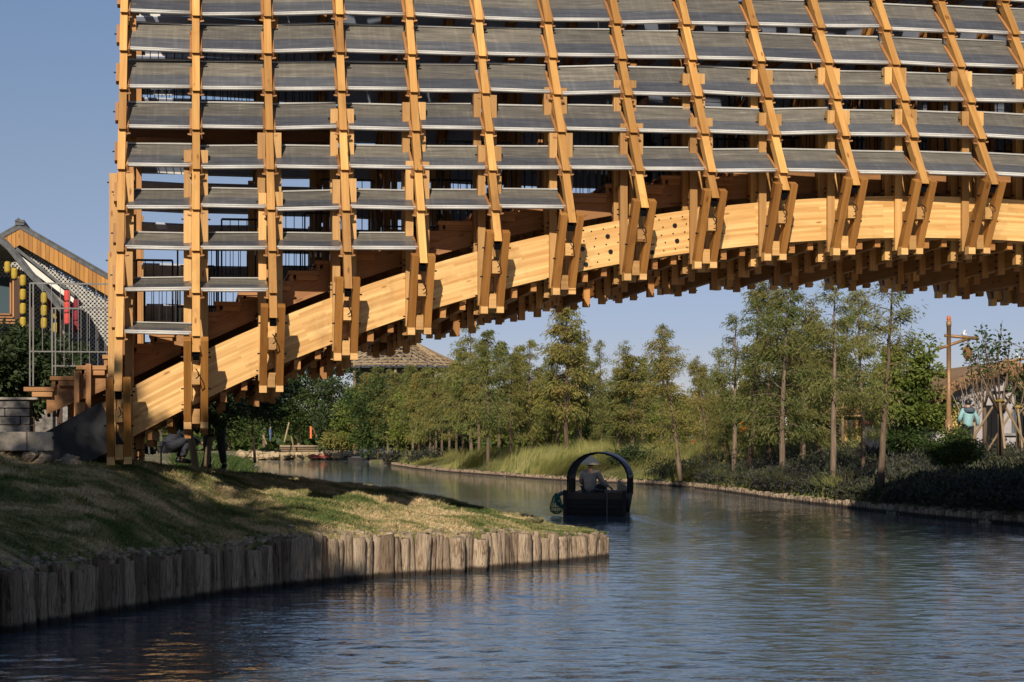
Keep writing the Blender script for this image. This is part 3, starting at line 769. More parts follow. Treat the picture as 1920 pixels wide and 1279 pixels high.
def pile_mesh(r,h,seed):
    g=random.Random(seed); n=16; zs=[-.5,-.02,.16,.34,h*.5,.68,.84,h-.05,h-.008,h]; mb=MB()
    ph=[g.uniform(-1,1) for _ in range(6)]
    for i,z in enumerate(zs):
        for k in range(n):
            a=2*math.pi*k/n; rr=r*(1+.09*math.sin(a*2+ph[0]+z)+.08*math.sin(a*3+ph[1]*3-z*1.5)+.07*math.sin(a*6+ph[2]*3+z*2)+g.uniform(-.045,.045))
            if i>=8: rr*=.9
            mb.v.append((rr*math.cos(a)+ph[3]*.02*z,rr*math.sin(a)+ph[4]*.02*z,z+(g.uniform(-.03,.03) if i>=8 else 0)))
    for i in range(len(zs)-1):
        for k in range(n):
            k2=(k+1)%n; mb.face([i*n+k,i*n+k2,(i+1)*n+k2,(i+1)*n+k],[(0,0)]*4)
    mb.face([(len(zs)-1)*n+k for k in range(n)],[(0,0)]*n); return mb
PM=[pile_mesh(1,1,s).build('pile_src',M['pile'],smooth=False) for s in range(9)]
for p in PM:
    me=p.data
    for poly in me.polygons: poly.use_smooth=len(poly.vertices)==4
    COL.objects.unlink(p)
def put_pile(x,y,h,r,label,group):
    src=random.choice(PM); o=src.copy(); o.name='wooden_pile'; COL.objects.link(o)
    me=o.data; o.location=(x,y,0); o.scale=(r,r,h); o.rotation_euler=(random.gauss(0,.035),random.gauss(0,.035),random.random()*6.28)
    tag(o,label,'pile',group)
s=cum[2]; tot=cum[-1]; 
while s<tot:
    r=random.choice([.045,.06,.07,.085,.10,.12]); s+=r*.93
    x=np.interp(s,cum,E0[:,0]); y=np.interp(s,cum,E0[:,1]); z=np.interp(s,cum,E0[:,2])
    i=min(len(E0)-2,max(0,int(np.searchsorted(cum,s))-1)); dx,dy=E0[i+1,0]-E0[i,0],E0[i+1,1]-E0[i,1]; l=math.hypot(dx,dy)
    lit=x>1.15
    qo=r*.6+random.uniform(-.03,.035); put_pile(x+dy/l*qo,y-dx/l*qo,z+random.uniform(-.085,.035),r,
      'weathered sunlit log pile in the retaining row at the lawn tip' if lit else 'weathered shaded log pile in the retaining row below the lawn','log piles holding up the lawn edge')
    s+=r*.93
# piles round the tip
for k in range(9):
    p=np.array(nearXY[-1])*(1-k/9)+np.array(backXY[1])*(k/9); put_pile(p[0]+.02,p[1],.34,.06,'weathered log pile wrapping the back of the lawn tip','log piles holding up the lawn edge')
# loose rubble behind pile heads
def rock(mb,c,r,m=0,g=random):
    n=6; b=len(mb.v); ph=[(-.9,.35),(-.4,.85),(.3,.95),(.8,.5)]
    j=[g.uniform(.7,1.25) for _ in range(n*4)]; a0=g.random()*6
    for i,(z,q) in enumerate(ph):
        for k in range(n):
            a=a0+2*math.pi*k/n; rr=r*q*j[i*n+k]; mb.v.append((c[0]+rr*math.cos(a),c[1]+rr*.8*math.sin(a),c[2]+z*r*.6*j[(i*7+k)%24]))
    for i in range(3):
        for k in range(n): k2=(k+1)%n; mb.face([b+i*n+k,b+i*n+k2,b+(i+1)*n+k2,b+(i+1)*n+k],[(0,0)]*4,m)
    mb.face([b+k for k in range(n)][::-1],[(0,0)]*n,m); mb.face([b+3*n+k for k in range(n)],[(0,0)]*n,m)
mb=MB()
for k in range(850):
    s_=random.uniform(70,NS-2); t_=abs(random.gauss(0,.022)); p=lawn_pt(np.array([s_]),np.array([t_]))[0]
    px_=s_/NS
    if random.random()<.55 and px_>.72: continue
    rock(mb,p+np.array([0,0,.0]),random.choice([.02,.03,.04,.06]))
o=mb.build('rubble',M['clod']); tag(o,'loose broken stones scattered behind the pile heads','rubble',kind='stuff')
# earth clods on the headland
for (px,py) in ((1000,975),(1085,1000)):
    p=at(px,py,27); mb=MB()
    for k in range(7): rock(mb,(p.x+random.gauss(0,.08),p.y+random.gauss(0,.06),p.z-.02+random.random()*.03),random.uniform(.03,.08))
    o=mb.build('earth_clod',M['soil']); tag(o,'brown earth clod near the lawn tip beside the boat' if px==1000 else 'small earth clod at the very end of the lawn','clod')
# ---- right bank piles (limit: the nearest ones singly)
rcum=np.r_[0,np.cumsum(np.hypot(*np.diff(np.array(rightXY),axis=0).T))]; RX=np.array(rightXY)
i16=15
s_end=rcum[16]; s=s_end; cntp=0; rest=MB()
while s>0:
    x=np.interp(s,rcum,RX[:,0]); y=np.interp(s,rcum,RX[:,1]); d=fwdd(x,y); r=random.uniform(.06,.10)
    if d<90 and cntp<175:
        put_pile(x,y,.2+random.uniform(-.06,.05),r,'short dark log pile in the row edging the far right bank','log piles edging the right bank'); cntp+=1; s-=r*2.1
    else:
        rest.tube([(x,y,-.2),(x,y,.2+random.uniform(-.05,.06))],r*1.3,7); s-=r*2.9
o=rest.build('bank_piles',M['pile']); tag(o,'distant continuous row of tiny log piles along the grassy bank','piles',kind='stuff')
# ================================================================ LEFT BANK
def GZ_at(x,y):
    return float(land(np.array([[x]]),np.array([[y]]))[0,0])
mb=MB()
def openrail(mb,p0,p1,yt,yb,Y,ft):
    x0,x1=X_at(p0,Y),X_at(p1,Y); zt,zb=Zat(p0,yt,Y),Zat(p0,yb,Y)
    mb.beam((x0,Y,zt),(x1,Y,zt),.016,.022,(0,1,0)); mb.beam((x0,Y,zb),(x1,Y,zb),.014,.018,(0,1,0))
    for xx in (x0,x0+.045): mb.box(xx-.009,xx+.009,Y-.009,Y+.009,Zat(p0,ft,Y),zt)
    k=x0+.17
    while k<x1: mb.beam((k,Y,zb),(k,Y,zt),.008,.008,(0,1,0)); k+=.122
openrail(mb,56,204,531,659,YN+.62,724); o=mb.build('end_railing',M['galv'],bridge); o.location=-BL
mb=MB(); openrail(mb,98,205,578,686,YN+1.9,704); o=mb.build('end_railing',M['galv'],bridge); o.location=-BL
# stone plinth left of the bridge foot
def slab(name,label,px0,px1,py0,py1,Y,dep,mat,cat='wall',rows=3,bw=.45,rough=.012,seed=1):
    g=random.Random(seed); x0,x1=X_at(px0,Y),X_at(px1,Y); z1,z0=Zat((px0+px1)/2,py0,Y),Zat((px0+px1)/2,py1,Y)
    mb=MB(); h=(z1-z0)/rows
    for r in range(rows):
        x=x0-g.random()*bw*.6 if rows>1 else x0
        while x<x1-.02:
            e=min(x1,x+bw*g.uniform(.7,1.3)); 
            if x1-e<.12: e=x1
            a=g.uniform(-rough,rough)
            mb.beam((max(x,x0)+.004,Y+dep/2+a,z0+r*h+h/2),(e-.004,Y+dep/2+a,z0+r*h+h/2),dep,h-.008,(0,1,0)); x=e
    o=mb.build(name,mat); bv=o.modifiers.new('b','BEVEL'); bv.width=.012; bv.segments=2
    tag(o,label,cat); return o
slab('stone_wall','rough dark stacked stone wall under the first stair treads',-260,56,750,812,22.35,.5,M['darkstone'],rows=4,bw=.3,rough=.02,seed=4)
slab('stone_coping','flat pale coping slab on top of the dark stone wall',-260,71,744,750,22.28,.62,M['stone'],'coping',rows=1,bw=1.6,seed=5)
slab('stone_block_course','large pale stone blocks beside the steel bridge shoe',-260,101,809,846,21.95,.5,M['stone'],'stone blocks',rows=1,bw=.75,seed=6)
mb=MB()
for k in range(46):
    px_=random.uniform(48,150); rock(mb,(X_at(px_,21.9),21.9+random.uniform(-.15,.2),Zat(px_,random.uniform(849,866)+ (px_-48)*.10,21.9)),random.uniform(.05,.12))
o=mb.build('stone_footing',M['clod']); tag(o,'low reddish rough stones in the grass under the pale blocks','footing',kind='stuff')
# ---- tiled houses behind the stair
def house_left():
    Y=34.; t=lambda px,py:(X_at(px,Y),Zat(px,py,Y))
    root=empty('lattice_house',(X_at(40,Y),Y,1.3),label='house with grey perforated brick gable and orange timber barge boards behind the stair',cat='house')
    L=root.location.copy()
    def B(mb,n,m,**k):
        o=mb.build(n,m,root,**k); o.location=-L; return o
    rx,rz=t(40,428); ex,ez=t(262,556); lx,lz=t(-190,556)
    # roof: two slopes going back
    mb=MB(); D_=7
    for (ax,az) in ((ex,ez),(lx,lz)):
        n=Vector((-(az-rz),0,(ax-rx))); 
        mb.prism([(rx,Y-.32,rz+.03),(ax,Y-.32,az+.03),(ax,Y-.32,az-.05),(rx,Y-.32,rz-.05)],(0,D_,0))
    for i in range(36):
        for (ax,az) in ((ex,ez),(lx,lz)):
            y=Y-.28+i*.2; mb.tube([(rx,y,rz+.045),(ax,y,az+.045)],.035,6)
    mb.box(rx-.09,rx+.09,Y-.34,Y+D_,rz+.02,rz+.13); mb.prism([(rx-.10,Y-.36,rz+.1),(rx-.02,Y-.36,rz+.17),(rx+.12,Y-.36,rz+.06)],(0,.04,0))
    B(mb,'roof',M['tile'])
    # barge boards: upright orange strips under the verge
    for (ax,az,sg) in ((ex,ez,1),(lx,lz,-1)):
        mb=MB(); n=int(abs(ax-rx)/.085)
        for i in range(n):
            xa=rx+(ax-rx)*i/n; xb=rx+(ax-rx)*(i+1)/n-.006*sg
            za=rz+(az-rz)*i/n-.055; zb=rz+(az-rz)*(i+1)/n-.055
            P=[(xa,Y-.30,za-.33),(xa,Y-.27,za-.33),(xa,Y-.27,za),(xa,Y-.30,za),(xb,Y-.30,zb-.33),(xb,Y-.27,zb-.33),(xb,Y-.27,zb),(xb,Y-.30,zb)]
            P=[P[0],P[1],P[5],P[4],P[3],P[2],P[6],P[7]]
            mb.hexa(P)
        B(mb,'barge_board',M['orangewood'])
    # perforated brick gable (chequer of blocks and holes)
    mb=MB(); cw,ch=.043,.045; z=1.3; r=0
    while z<rz:
        x=lx+.3; c=0
        while x<ex-.2:
            zt=rz+(ez-rz)*abs(x-rx)/abs(ex-rx)-.3
            if z<zt:
                if (r+c)%2==0: mb.box(x-.004,x+cw+.004,Y,Y+.07,z-.004,z+ch+.004)
                elif r%4==0: mb.box(x,x+cw,Y+.02,Y+.07,z,z+.012)
            x+=cw; c+=1
        z+=ch; r+=1
    B(mb,'lattice_wall',M['lattice'])
    mb=MB(); mb.prism([(lx+.3,Y+1.6,1.2),(ex-.2,Y+1.6,1.2),(ex-.2,Y+1.6,ez-.3),(rx,Y+1.6,rz-.4),(lx+.3,Y+1.6,ez-.3)],(0,.15,0)); B(mb,'inner_wall',M['greywall'])
    mb=MB(); mb.box(ex-.3,ex-.2,Y,Y+D_-.5,1.2,ez-.1); B(mb,'side_wall',M['greywall'])
M['tile']=simple('grey_roof_tile',(.085,.088,.095),.7,0,.3,9,.3)
M['orangewood']=wood('orange_cladding',(.55,.27,.055),(.36,.15,.025),grain=14,tone=.35)
M['lattice']=simple('pale_brick',(.42,.41,.39),.85,0,.2,14,.3)
M['greywall']=simple('grey_render',(.13,.13,.135),.9,0,.25,2,.2)
M['white']=simple('white_render',(.68,.66,.62),.8,0,.08,4,.1)
M['darkwood']=wood('dark_porch_wood',(.10,.045,.022),(.05,.022,.012))
house_left()
def house_front():
    Y=30.5; t=lambda px,py:(X_at(px,Y),Zat(px,py,Y))
    root=empty('lantern_house',(X_at(20,Y),Y,1.3),label='dark porch house with curved grey eave and white gable band, hung with lanterns',cat='house')
    L=root.location.copy()
    def B(mb,n,m,**k):
        o=mb.build(n,m,root,**k); o.location=-L; return o
    # sweeping eave
    c=[t(-160,470),t(-60,440),t(0,449),t(20,466),(t(50,505)),t(85,543),t(116,580)]
    mb=MB()
    for (a,b_) in zip(c[:-1],c[1:]):
        mb.hexa([(a[0],Y-.5,a[1]-.09),(a[0],Y+3,a[1]-.09),(a[0],Y+3,a[1]+.03),(a[0],Y-.5,a[1]+.03),(b_[0],Y-.5,b_[1]-.09),(b_[0],Y+3,b_[1]-.09),(b_[0],Y+3,b_[1]+.03),(b_[0],Y-.5,b_[1]+.03)])
        for i in range(18):
            y=Y-.46+i*.2; mb.tube([(a[0],y,a[1]+.05),(b_[0],y,b_[1]+.05)],.03,6)
    B(mb,'roof',M['tile'])
    p=[t(32,468),t(131,551),t(131,566),t(118,566)]
    mb=MB(); mb.prism([(t(20,462)[0],Y+1.0,t(20,462)[1]),(t(131,548)[0],Y+1,t(131,548)[1]),(t(131,560)[0],Y+1,t(131,560)[1]),(t(20,476)[0],Y+1,t(20,476)[1])],(0,.2,0)); B(mb,'white_band',M['white'])
    mb=MB(); a=t(20,455); b_=t(133,546)
    mb.prism([(a[0],Y+.9,a[1]+.04),(b_[0],Y+.9,b_[1]+.04),(b_[0],Y+.9,b_[1]-.03),(a[0],Y+.9,a[1]-.03)],(0,2.2,0)); B(mb,'verge',M['tile'])
    mb=MB(); mb.prism([(t(22,478)[0],Y+1.1,t(22,478)[1]),(t(118,562)[0],Y+1.1,t(118,562)[1]),(t(118,600)[0],Y+1.1,1.3),(t(95,600)[0],Y+1.1,1.3),(t(95,600)[0],Y+1.1,t(60,570)[1])],(0,.15,0)); B(mb,'gable_wall',M['scroll'])
    mb=MB()
    for px in (-60,33,60,112):
        x=X_at(px,Y+.2); mb.box(x-.05,x+.05,Y+.15,Y+.25,1.2,t(px,590 if px>100 else 520 if px<50 else 552)[1]+(.5 if px<0 else 0))
    B(mb,'porch_post',M['darkwood'])
    mb=MB(); mb.box(X_at(-200,Y+2),X_at(112,Y+2),Y+2,Y+2.2,1.2,4.0); B(mb,'back_wall',M['darkstone'])
    # timber window frame at far left
    mb=MB()
    for i in range(4):
        a0,a1,z0,z1=X_at(-30-i*3,Y+.6),X_at(18+i*6,Y+.6),Zat(0,588+i*6,Y+.6),Zat(0,520-i*5,Y+.6)
        y=Y+.75-.08*i
        mb.box(a1-.016,a1+.016,y,y+.07,z0,z1); mb.box(a0,a1,y,y+.07,z0-.016,z0+.016)
    B(mb,'window_frame',M['stair'])
    mb=MB(); mb.box(X_at(-30,Y+.9),X_at(18,Y+.9),Y+.9,Y+.93,Zat(0,590,Y+.9),Zat(0,520,Y+.9)); B(mb,'window_pane',M['glass'])
M['scroll']=simple('grey_plaster',(.22,.21,.20),.9,0,.3,14,.4)
m_,nt_,b_,_=newmat('window_glass'); b_.inputs['Base Color'].default_value=(.06,.09,.11,1); b_.inputs['Roughness'].default_value=.08; M['glass']=m_
house_front()
# lanterns
def lantern_mat(name,c):
    m,nt,b,_=newmat(name); b.inputs['Base Color'].default_value=(*c,1); b.inputs['Roughness'].default_value=.6
    w_=N(nt,'ShaderNodeTexWave'); w_.bands_direction='Z'; tc=N(nt,'ShaderNodeTexCoord'); nt.links.new(tc.outputs['Object'],w_.inputs[0]); w_.inputs['Scale'].default_value=14
    bump(nt,w_.outputs['Fac'],b,.6,.01); return m
M['lyel']=lantern_mat('yellow_lantern',(.42,.29,.03)); M['lred']=lantern_mat('red_lantern',(.62,.06,.05)); M['ldk']=lantern_mat('crimson_lantern',(.22,.012,.03))
LP={}
def lantern(px,py,Y,mat,label):
    key=mat.name
    if key not in LP:
        r=empty('paper_lantern',(0,0,0)); mb=MB()
        mb.lathe((0,0,0),[(.0,-.1),(.04,-.1),(.052,-.085),(.058,-.06),(.060,0),(.058,.06),(.052,.085),(.04,.1),(0,.1)],14); mb.build('lantern_body',mat,r,True)
        mb=MB(); mb.lathe((0,0,0),[(.04,.1),(.042,.12),(0,.122)],10); mb.lathe((0,0,0),[(0,-.125),(.04,-.122),(.042,-.1)],10); mb.tube([(0,0,.12),(0,0,.16)],.004,4); mb.build('lantern_cap',M['black'],r)
        LP[key]=r; o=r
    else: o=copy_tree(LP[key])
    o.location=(X_at(px,Y),Y,Zat(px,py,Y)); tag(o,label,'lantern','paper lanterns on the porch house')
lantern(14,501,29.9,M['lyel'],'dull yellow paper lantern under the eave, leftmost of all'); lantern(27,513,29.9,M['lyel'],'dull yellow paper lantern under the eave, second from the left')
nm=['top','second','third','bottom']
for i,py in enumerate((526,552.5,579,605)): lantern(43,py,29.8,M['lyel'],'yellow paper lantern, %s of the four in the tall left string'%nm[i])
for i,py in enumerate((559,582.5,606)): lantern(82.5,py,30,M['lyel'],'yellow paper lantern, %s of three in the string behind the stair rail'%['top','middle','lowest'][i])
for i,py in enumerate((588,615)): lantern(105,py,31,M['lyel'],'shaded ochre paper lantern, %s of the pair left of the red ones'%['upper','lower'][i])
for i,py in enumerate((555,576.5,598)): lantern(126,py,30,M['lred'],'bright red paper lantern, %s of the three in a string'%['top','middle','bottom'][i])
lantern(95,570,31.4,M['ldk'],'dark crimson paper lantern beside the white gable band')
for i,py in enumerate((571,592,612)): lantern(143,py,31.5,M['ldk'],'dark crimson paper lantern, %s of three in front of the brick lattice'%['top','middle','bottom'][i])
# ================================================================ VEGETATION
def rot_dirs(n,g): 
    v=g.normal(size=(n,3)); return v/np.linalg.norm(v,axis=1)[:,None]
def leaf_mesh(name,P,Dr,ln,wd,mat,parent=None,seed=0,quad=False):
    """pointed leaves: P root, Dr direction, ln length, wd width"""
    n=len(P); g=np.random.default_rng(seed); Dr=Dr/np.maximum(np.linalg.norm(Dr,axis=1)[:,None],1e-6)
    r=rot_dirs(n,g); s=np.cross(Dr,r); s/=np.maximum(np.linalg.norm(s,axis=1)[:,None],1e-6)
    ln=np.broadcast_to(ln,n)*(.6+.8*g.random(n)); wd=np.broadcast_to(wd,n)*(.7+.6*g.random(n))
    k=4; V=np.empty((n,4,3)); V[:,0]=P; mid=P+Dr*(ln*.5)[:,None]; V[:,1]=mid+s*(wd*.5)[:,None]; V[:,2]=P+Dr*ln[:,None]; V[:,3]=mid-s*(wd*.5)[:,None]
    uv=np.repeat(np.stack([g.random(n),g.random(n)],1),4,axis=0)
    return np_mesh(name,V.reshape(-1,3),np.arange(n*4).reshape(n,4),uv,mat,parent)
def limb(mb,p,d,L,r0,r1,g,wob=.12,droop=0.,seg=5,n=6):
    pts=[p.copy()]; d=d.normalized(); rr=[r0]
    for i in range(seg):
        d=(d+Vector((g.uniform(-wob,wob),g.uniform(-wob,wob),g.uniform(-wob,wob)-droop))).normalized()
        pts.append(pts[-1]+d*L/seg); rr.append(r0+(r1-r0)*(i+1)/seg)
    mb.tube(pts,rr,n); return pts
def cypress(h,rad,seed,dens=1.0,low=.28,lean=.0,thin=False,lmul=1.0):
    g=random.Random(seed); gn=np.random.default_rng(seed); tr=MB(); P=[];Dv=[]
    pts=[Vector((0,0,-.3))]; rr=[.011*h+.035]; lx=g.uniform(-1,1)*lean; ly=g.uniform(-1,1)*lean; wob=[0,0]
    K=14
    for i in range(1,K+1):
        z=h*i/K; wob[0]+=g.gauss(0,.018*h/8); wob[1]+=g.gauss(0,.018*h/8); pts.append(Vector((wob[0]+lx*z,wob[1]+ly*z,z))); rr.append((.011*h+.03)*(1-i/K)**.8+.008)
    tr.tube(pts,rr,8)
    def tp(z):
        f=max(0,min(K-.001,z/h*K)); i=int(f); return pts[i].lerp(pts[i+1],f-i) if i>0 else pts[1].lerp(pts[1],0)
    nb=int((74 if not thin else 40)*h/8)
    for b in range(nb):
        u=g.random()**.85; z=h*(low+(1-low)*u); a=g.random()*6.283
        prof=(1-u)**.5*(.5+.5*min(1,u*5+.25)); L=rad*prof*g.uniform(.45,1.15)+.18
        el=g.uniform(.25,.9) if u>.3 else g.uniform(-.1,.55)
        d=Vector((math.cos(a)*math.cos(el),math.sin(a)*math.cos(el),math.sin(el)))
        pp=limb(tr,tp(z),d,L,.012+.012*L,.004,g,.16,.10,5,4)
        if g.random()<(.24 if not thin else .3): continue
        m=int(L*78*dens)+12
        for q in range(m):
            f=.25+.75*g.random()**.7; i=min(4,int(f*5)); c=pp[i].lerp(pp[i+1],f*5-i)
            sp=.06+.15*L
            c=c+Vector((g.gauss(0,sp),g.gauss(0,sp),g.gauss(0,sp*.7)-.03))
            dd=(pp[i+1]-pp[i]).normalized()*.5+Vector((g.gauss(0,.45),g.gauss(0,.45),-.35-g.random()*.5))
            P.append(c);Dv.append(dd)
    P=np.array([tuple(p) for p in P]); Dv=np.array([tuple(p) for p in Dv])
    return tr,P,Dv
def tree_src(kind,seed,**k):
    """build a prototype (unlinked root + trunk + crown)"""
    r=empty('cypress_tree',(0,0,0)); tr,P,Dv=cypress(seed=seed,**k); lm=k.get('lmul',1)
    tr.build('trunk',M['bark'],r,True); leaf_mesh('crown',P,Dv,.20*lm,.042*lm,M[kind],r,seed)
    return r
FARS=[tree_src('cyp' if s%3 else 'cyp2',100+s,h=9,rad=(1.55,1.1,1.8,1.3,1.5,1.0)[s],dens=(1.15,1.4,.9,1.2,.8,1.3)[s],low=(.22,.3,.2,.34,.26,.4)[s],lean=.03,lmul=1.35) for s in range(6)]
MIDS=[tree_src('cyp' if s%2 else 'cyp2',200+s,h=9,rad=1.6,dens=1.5,low=.22,lean=.03) for s in range(4)]
THIN=[tree_src('cyp',300+s,h=9,rad=1.35,dens=1.4,low=.36,lean=.06,thin=True) for s in range(3)]
used=set()
TN=0
def place_tree(src,px,basey,topy,d,label,group,wf=1.0,lean=0,name=None):
    z=CZ-(basey-HY)*d/F; p=at(px,basey,d); h=(basey-topy)*d/F
    root=src if id(src) not in used else copy_tree(src); used.add(id(src))
    root.location=(p.x,p.y,z); s=h/9.0; root.scale=(s*wf,s*wf,s); root.rotation_euler=(0,lean,random.random()*6.28) if not lean else (0,0,0)
    if lean:
        root.rotation_euler=Matrix.Rotation(lean,4,'Y').to_euler()
    tag(root,label,'tree',group)
    return root
G='cypress trees along the water'
far_list=[(690,858,700,165),(709,857,688,160),(727,858,694,158),(745,858,700,155),(760,860,690,150),(774,862,684,142),(785,861,700,140),(797,861,690,138),(806,861,692,136),(817,861,704,133),(828,861,690,130),(842,862,700,128),(855,864,680,126),(868,867,664,120),(883,868,606,115),(897,868,640,113),(915,875,622,100),(935,868,640,112),(957,872,664,104),(975,866,650,112),(992,864,640,110),(1005,862,690,112),(1022,862,672,115)]
for i,(px,by,ty,d) in enumerate(far_list):
    nth='dense olive cypress in the far grove, trunk number among slim trunks near the canal bend'
    if px==883: nth='tall narrow olive cypress rising above the far grove, left of the boat'
    elif px in(897,915): nth='olive cypress with a broad split top just right of the tallest grove tree'
    elif px in (975,992): nth='reddish olive cypress with a rounded top midway between the grove and the tallest bank tree'
    else: nth='slim olive cypress packed in the far grove at the canal bend'
    place_tree(FARS[i%6],px,by,ty,d,nth,'slim cypresses of the far grove' if 'packed' in nth else G,1.05 if px<870 else .95)
mid_list=[(1046,863,645,108,'f','shorter leaning olive cypress left of the tallest bank tree',1),(1064,863,572,104,'f','tallest feathery cypress on the grassy bank, straight above the boat canopy',1.15),
(1088,862,655,110,'f','olive cypress just behind and right of the tallest bank tree',1),(1107,860,680,118,'f','low olive cypress behind the grassy bank above the boat',1),
(1127,852,640,112,'t','thin sparse pale-trunked cypress above the boatman',.8),(1166,858,636,96,'t','thin curved cypress with a drooping tip, right of the boat canopy',.9),
(1205,855,672,105,'f','bushy olive cypress behind the curved thin tree',1),(1238,862,612,90,'t','open topped cypress left of the leaning trunk pair',1),(1275,892,618,66,'m','broad golden-olive cypress with a leaning bare lower trunk',1.2),
(1312,858,690,104,'f','short bushy cypress behind the worker in the orange vest',1.1),(1333,887,668,70,'m','leaning cypress whose pale trunk stands right of the orange vest',.9),(1356,872,650,80,'t','slim cypress behind the leaning pale trunk',.8),
(1376,893,588,64,'t','tall open cypress with a drooping left tip against the sky',1.1),(1404,893,560,63,'t','tall thin dark-stemmed cypress left of the dense pair',1.1),(1442,888,520,68,'m','tall cypress with dark twin stem at the centre of the right bank',1.1),
(1466,897,540,60,'m','stout pale-trunked cypress nearest the water on the right bank',1.15),(1503,886,560,64,'m','dense dark olive cypress right of the stout pale trunk',1.25),(1537,880,590,68,'m','olive cypress with long bare arching side branches',1.1),
(1561,898,520,50,'t','dark tall trunk with sparse high crown, left of the two dark trunks',1.1),(1619,888,545,52,'m','dark straight-trunked cypress in the middle of three near the bank edge',.9),(1652,903,500,45,'t','dark slender cypress closest to the camera, rising past the bridge edge',1.1),
(1590,866,600,84,'f','bushy olive cypress behind the three dark trunks',1.1),(1672,872,640,60,'m','rust tinted cypress drooping beside the broadleaf tree',1.1),(1420,885,640,72,'f','low bushy cypress between the tall dark stems',1.1),(1345,868,700,95,'f','short pale olive cypress behind the right bank clump',1.1),(1520,872,660,78,'f','short dense cypress in the back row of the right bank',1.2),(1484,870,640,80,'f','back row cypress filling between the dense pair',1.2)]
gx_=random.Random(5)
for i in range(15):
    px=1030+i*43+gx_.uniform(-14,14); d=gx_.uniform(84,120) if px<1300 else gx_.uniform(66,92)
    if abs(px-1299)<26 or 1540<px<1725: continue
    mid_list.append((px,CZ and 832+(CZ-.95)*F/d,gx_.uniform(640,735),d,'f','olive cypress standing in the mixed back row of the right bank',gx_.uniform(.9,1.5)))
for i,(px,by,ty,d,k,lab,wf) in enumerate(mid_list):
    src={'f':FARS[(i*5+1)%6],'m':MIDS[i%4],'t':THIN[i%3]}[k]
    ln={1275:-.10,1333:-.12,1166:-.03}.get(px,0)
    place_tree(src,px,by,ty,d,lab,'back row cypresses of the right bank' if 'mixed back row' in lab else G,wf,ln)
def broadleaf(name,loc,h,rad,mat,label,cat='tree',seed=1,nb=12,leaves=9000,leaf=.09,trunk_h=.35,tr=.09,stems=1,bark='bark',squash=.8,fill=.85,group=None,clump=.34):
    g=random.Random(seed); gn=np.random.default_rng(seed); root=empty(name,loc,label=label,cat=cat)
    if group: root['group']=group
    mb=MB(); tips=[]
    for s in range(stems):
        a=6.28*s/stems+g.random(); d=Vector((math.cos(a)*.25*(stems>1),math.sin(a)*.25*(stems>1),1)); 
        pts=limb(mb,Vector((math.cos(a)*.08*(stems>1),math.sin(a)*.08*(stems>1),-.2)),d,h*trunk_h+.2,tr,tr*.7,g,.07,0,5,8); base=pts[-1]
        for b in range(max(3,nb//stems)):
            a2=g.random()*6.28; el=g.uniform(.2,1.35); L=(h*(1-trunk_h))*g.uniform(.45,.9) if el>.8 else rad*g.uniform(.6,.95)
            d2=Vector((math.cos(a2)*math.cos(el),math.sin(a2)*math.cos(el),math.sin(el)))
            p2=limb(mb,base,d2,L,tr*.5,.012,g,.15,-.02,5,5); tips+=[p2[3],p2[4],p2[5]]
            p3=limb(mb,p2[3],Vector((g.uniform(-1,1),g.uniform(-1,1),g.uniform(0,.8))),L*.45,tr*.2,.008,g,.2,0,3,4); tips.append(p3[-1])
    mb.build('trunk',M[bark],root,True)
    # leaf clumps on limb tips and on an uneven shell
    C=[np.array(t) for t in tips]; c0=np.array([0,0,h*trunk_h+(h*(1-trunk_h))*.45])
    for i in range(int(40*fill)):
        v=rot_dirs(1,gn)[0]; rr=gn.uniform(.45,1.0); C.append(c0+v*np.array([rad,rad,h*(1-trunk_h)*.52])*rr)
    C=np.array(C); C=C[C[:,2]>h*trunk_h*.5]; k=gn.integers(0,len(C),leaves); sz=clump*rad*(.5+gn.random(len(C)))
    off=rot_dirs(leaves,gn)*(gn.random(leaves)**.5)[:,None]*sz[k][:,None]*np.array([1,1,.7])
    P=C[k]+off; Dv=off*2+rot_dirs(leaves,gn)*.5*rad*.3+np.array([0,0,-.1*rad])
    leaf_mesh('crown',P,Dv,leaf*1.35,leaf*.7,M[mat],root,seed); return root
def bl(name,px,by,ty,d,wpx,mat,label,**k):
    p=at(px,by,d); h=(by-ty)*d/F; return broadleaf(name,p,h,wpx/2*d/F,mat,label,**k)
# trees behind the left bank and canal head
bl('broadleaf_tree',560,835,640,192,150,'broad','large dark green tree behind the log stack on the far bank',seed=11,leaves=15000,leaf=.26,nb=14,trunk_h=.12,tr=.2,bark='barkpale')
bl('broadleaf_tree',495,836,668,188,110,'broad','green broadleaf tree behind the digging site, left of the log stack',seed=12,leaves=11000,leaf=.25,trunk_h=.15,tr=.2)
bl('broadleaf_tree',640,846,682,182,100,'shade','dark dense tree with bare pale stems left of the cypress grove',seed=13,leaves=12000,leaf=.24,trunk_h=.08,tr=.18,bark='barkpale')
bl('broadleaf_tree',665,848,690,178,80,'broady','olive tree at the left edge of the far cypress grove',seed=17,leaves=8000,leaf=.24,trunk_h=.1,tr=.14)
bl('broadleaf_tree',430,840,700,140,130,'broad','broadleaf tree in the background under the left arch',seed=14,leaves=11000,leaf=.2,trunk_h=.12,tr=.18)
bl('broadleaf_tree',300,845,700,120,150,'broady','leafy background tree behind the bridge foot',seed=15,leaves=11000,leaf=.2,trunk_h=.12,tr=.18)
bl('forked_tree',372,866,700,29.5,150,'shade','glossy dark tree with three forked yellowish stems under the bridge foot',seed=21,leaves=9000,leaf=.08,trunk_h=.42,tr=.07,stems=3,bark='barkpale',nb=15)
bl('shrub_tree',478,850,700,33,150,'shade','dark leafy crown hanging beside the arch above the canal head',seed=22,leaves=6000,leaf=.07,trunk_h=.5,tr=.03,nb=10)
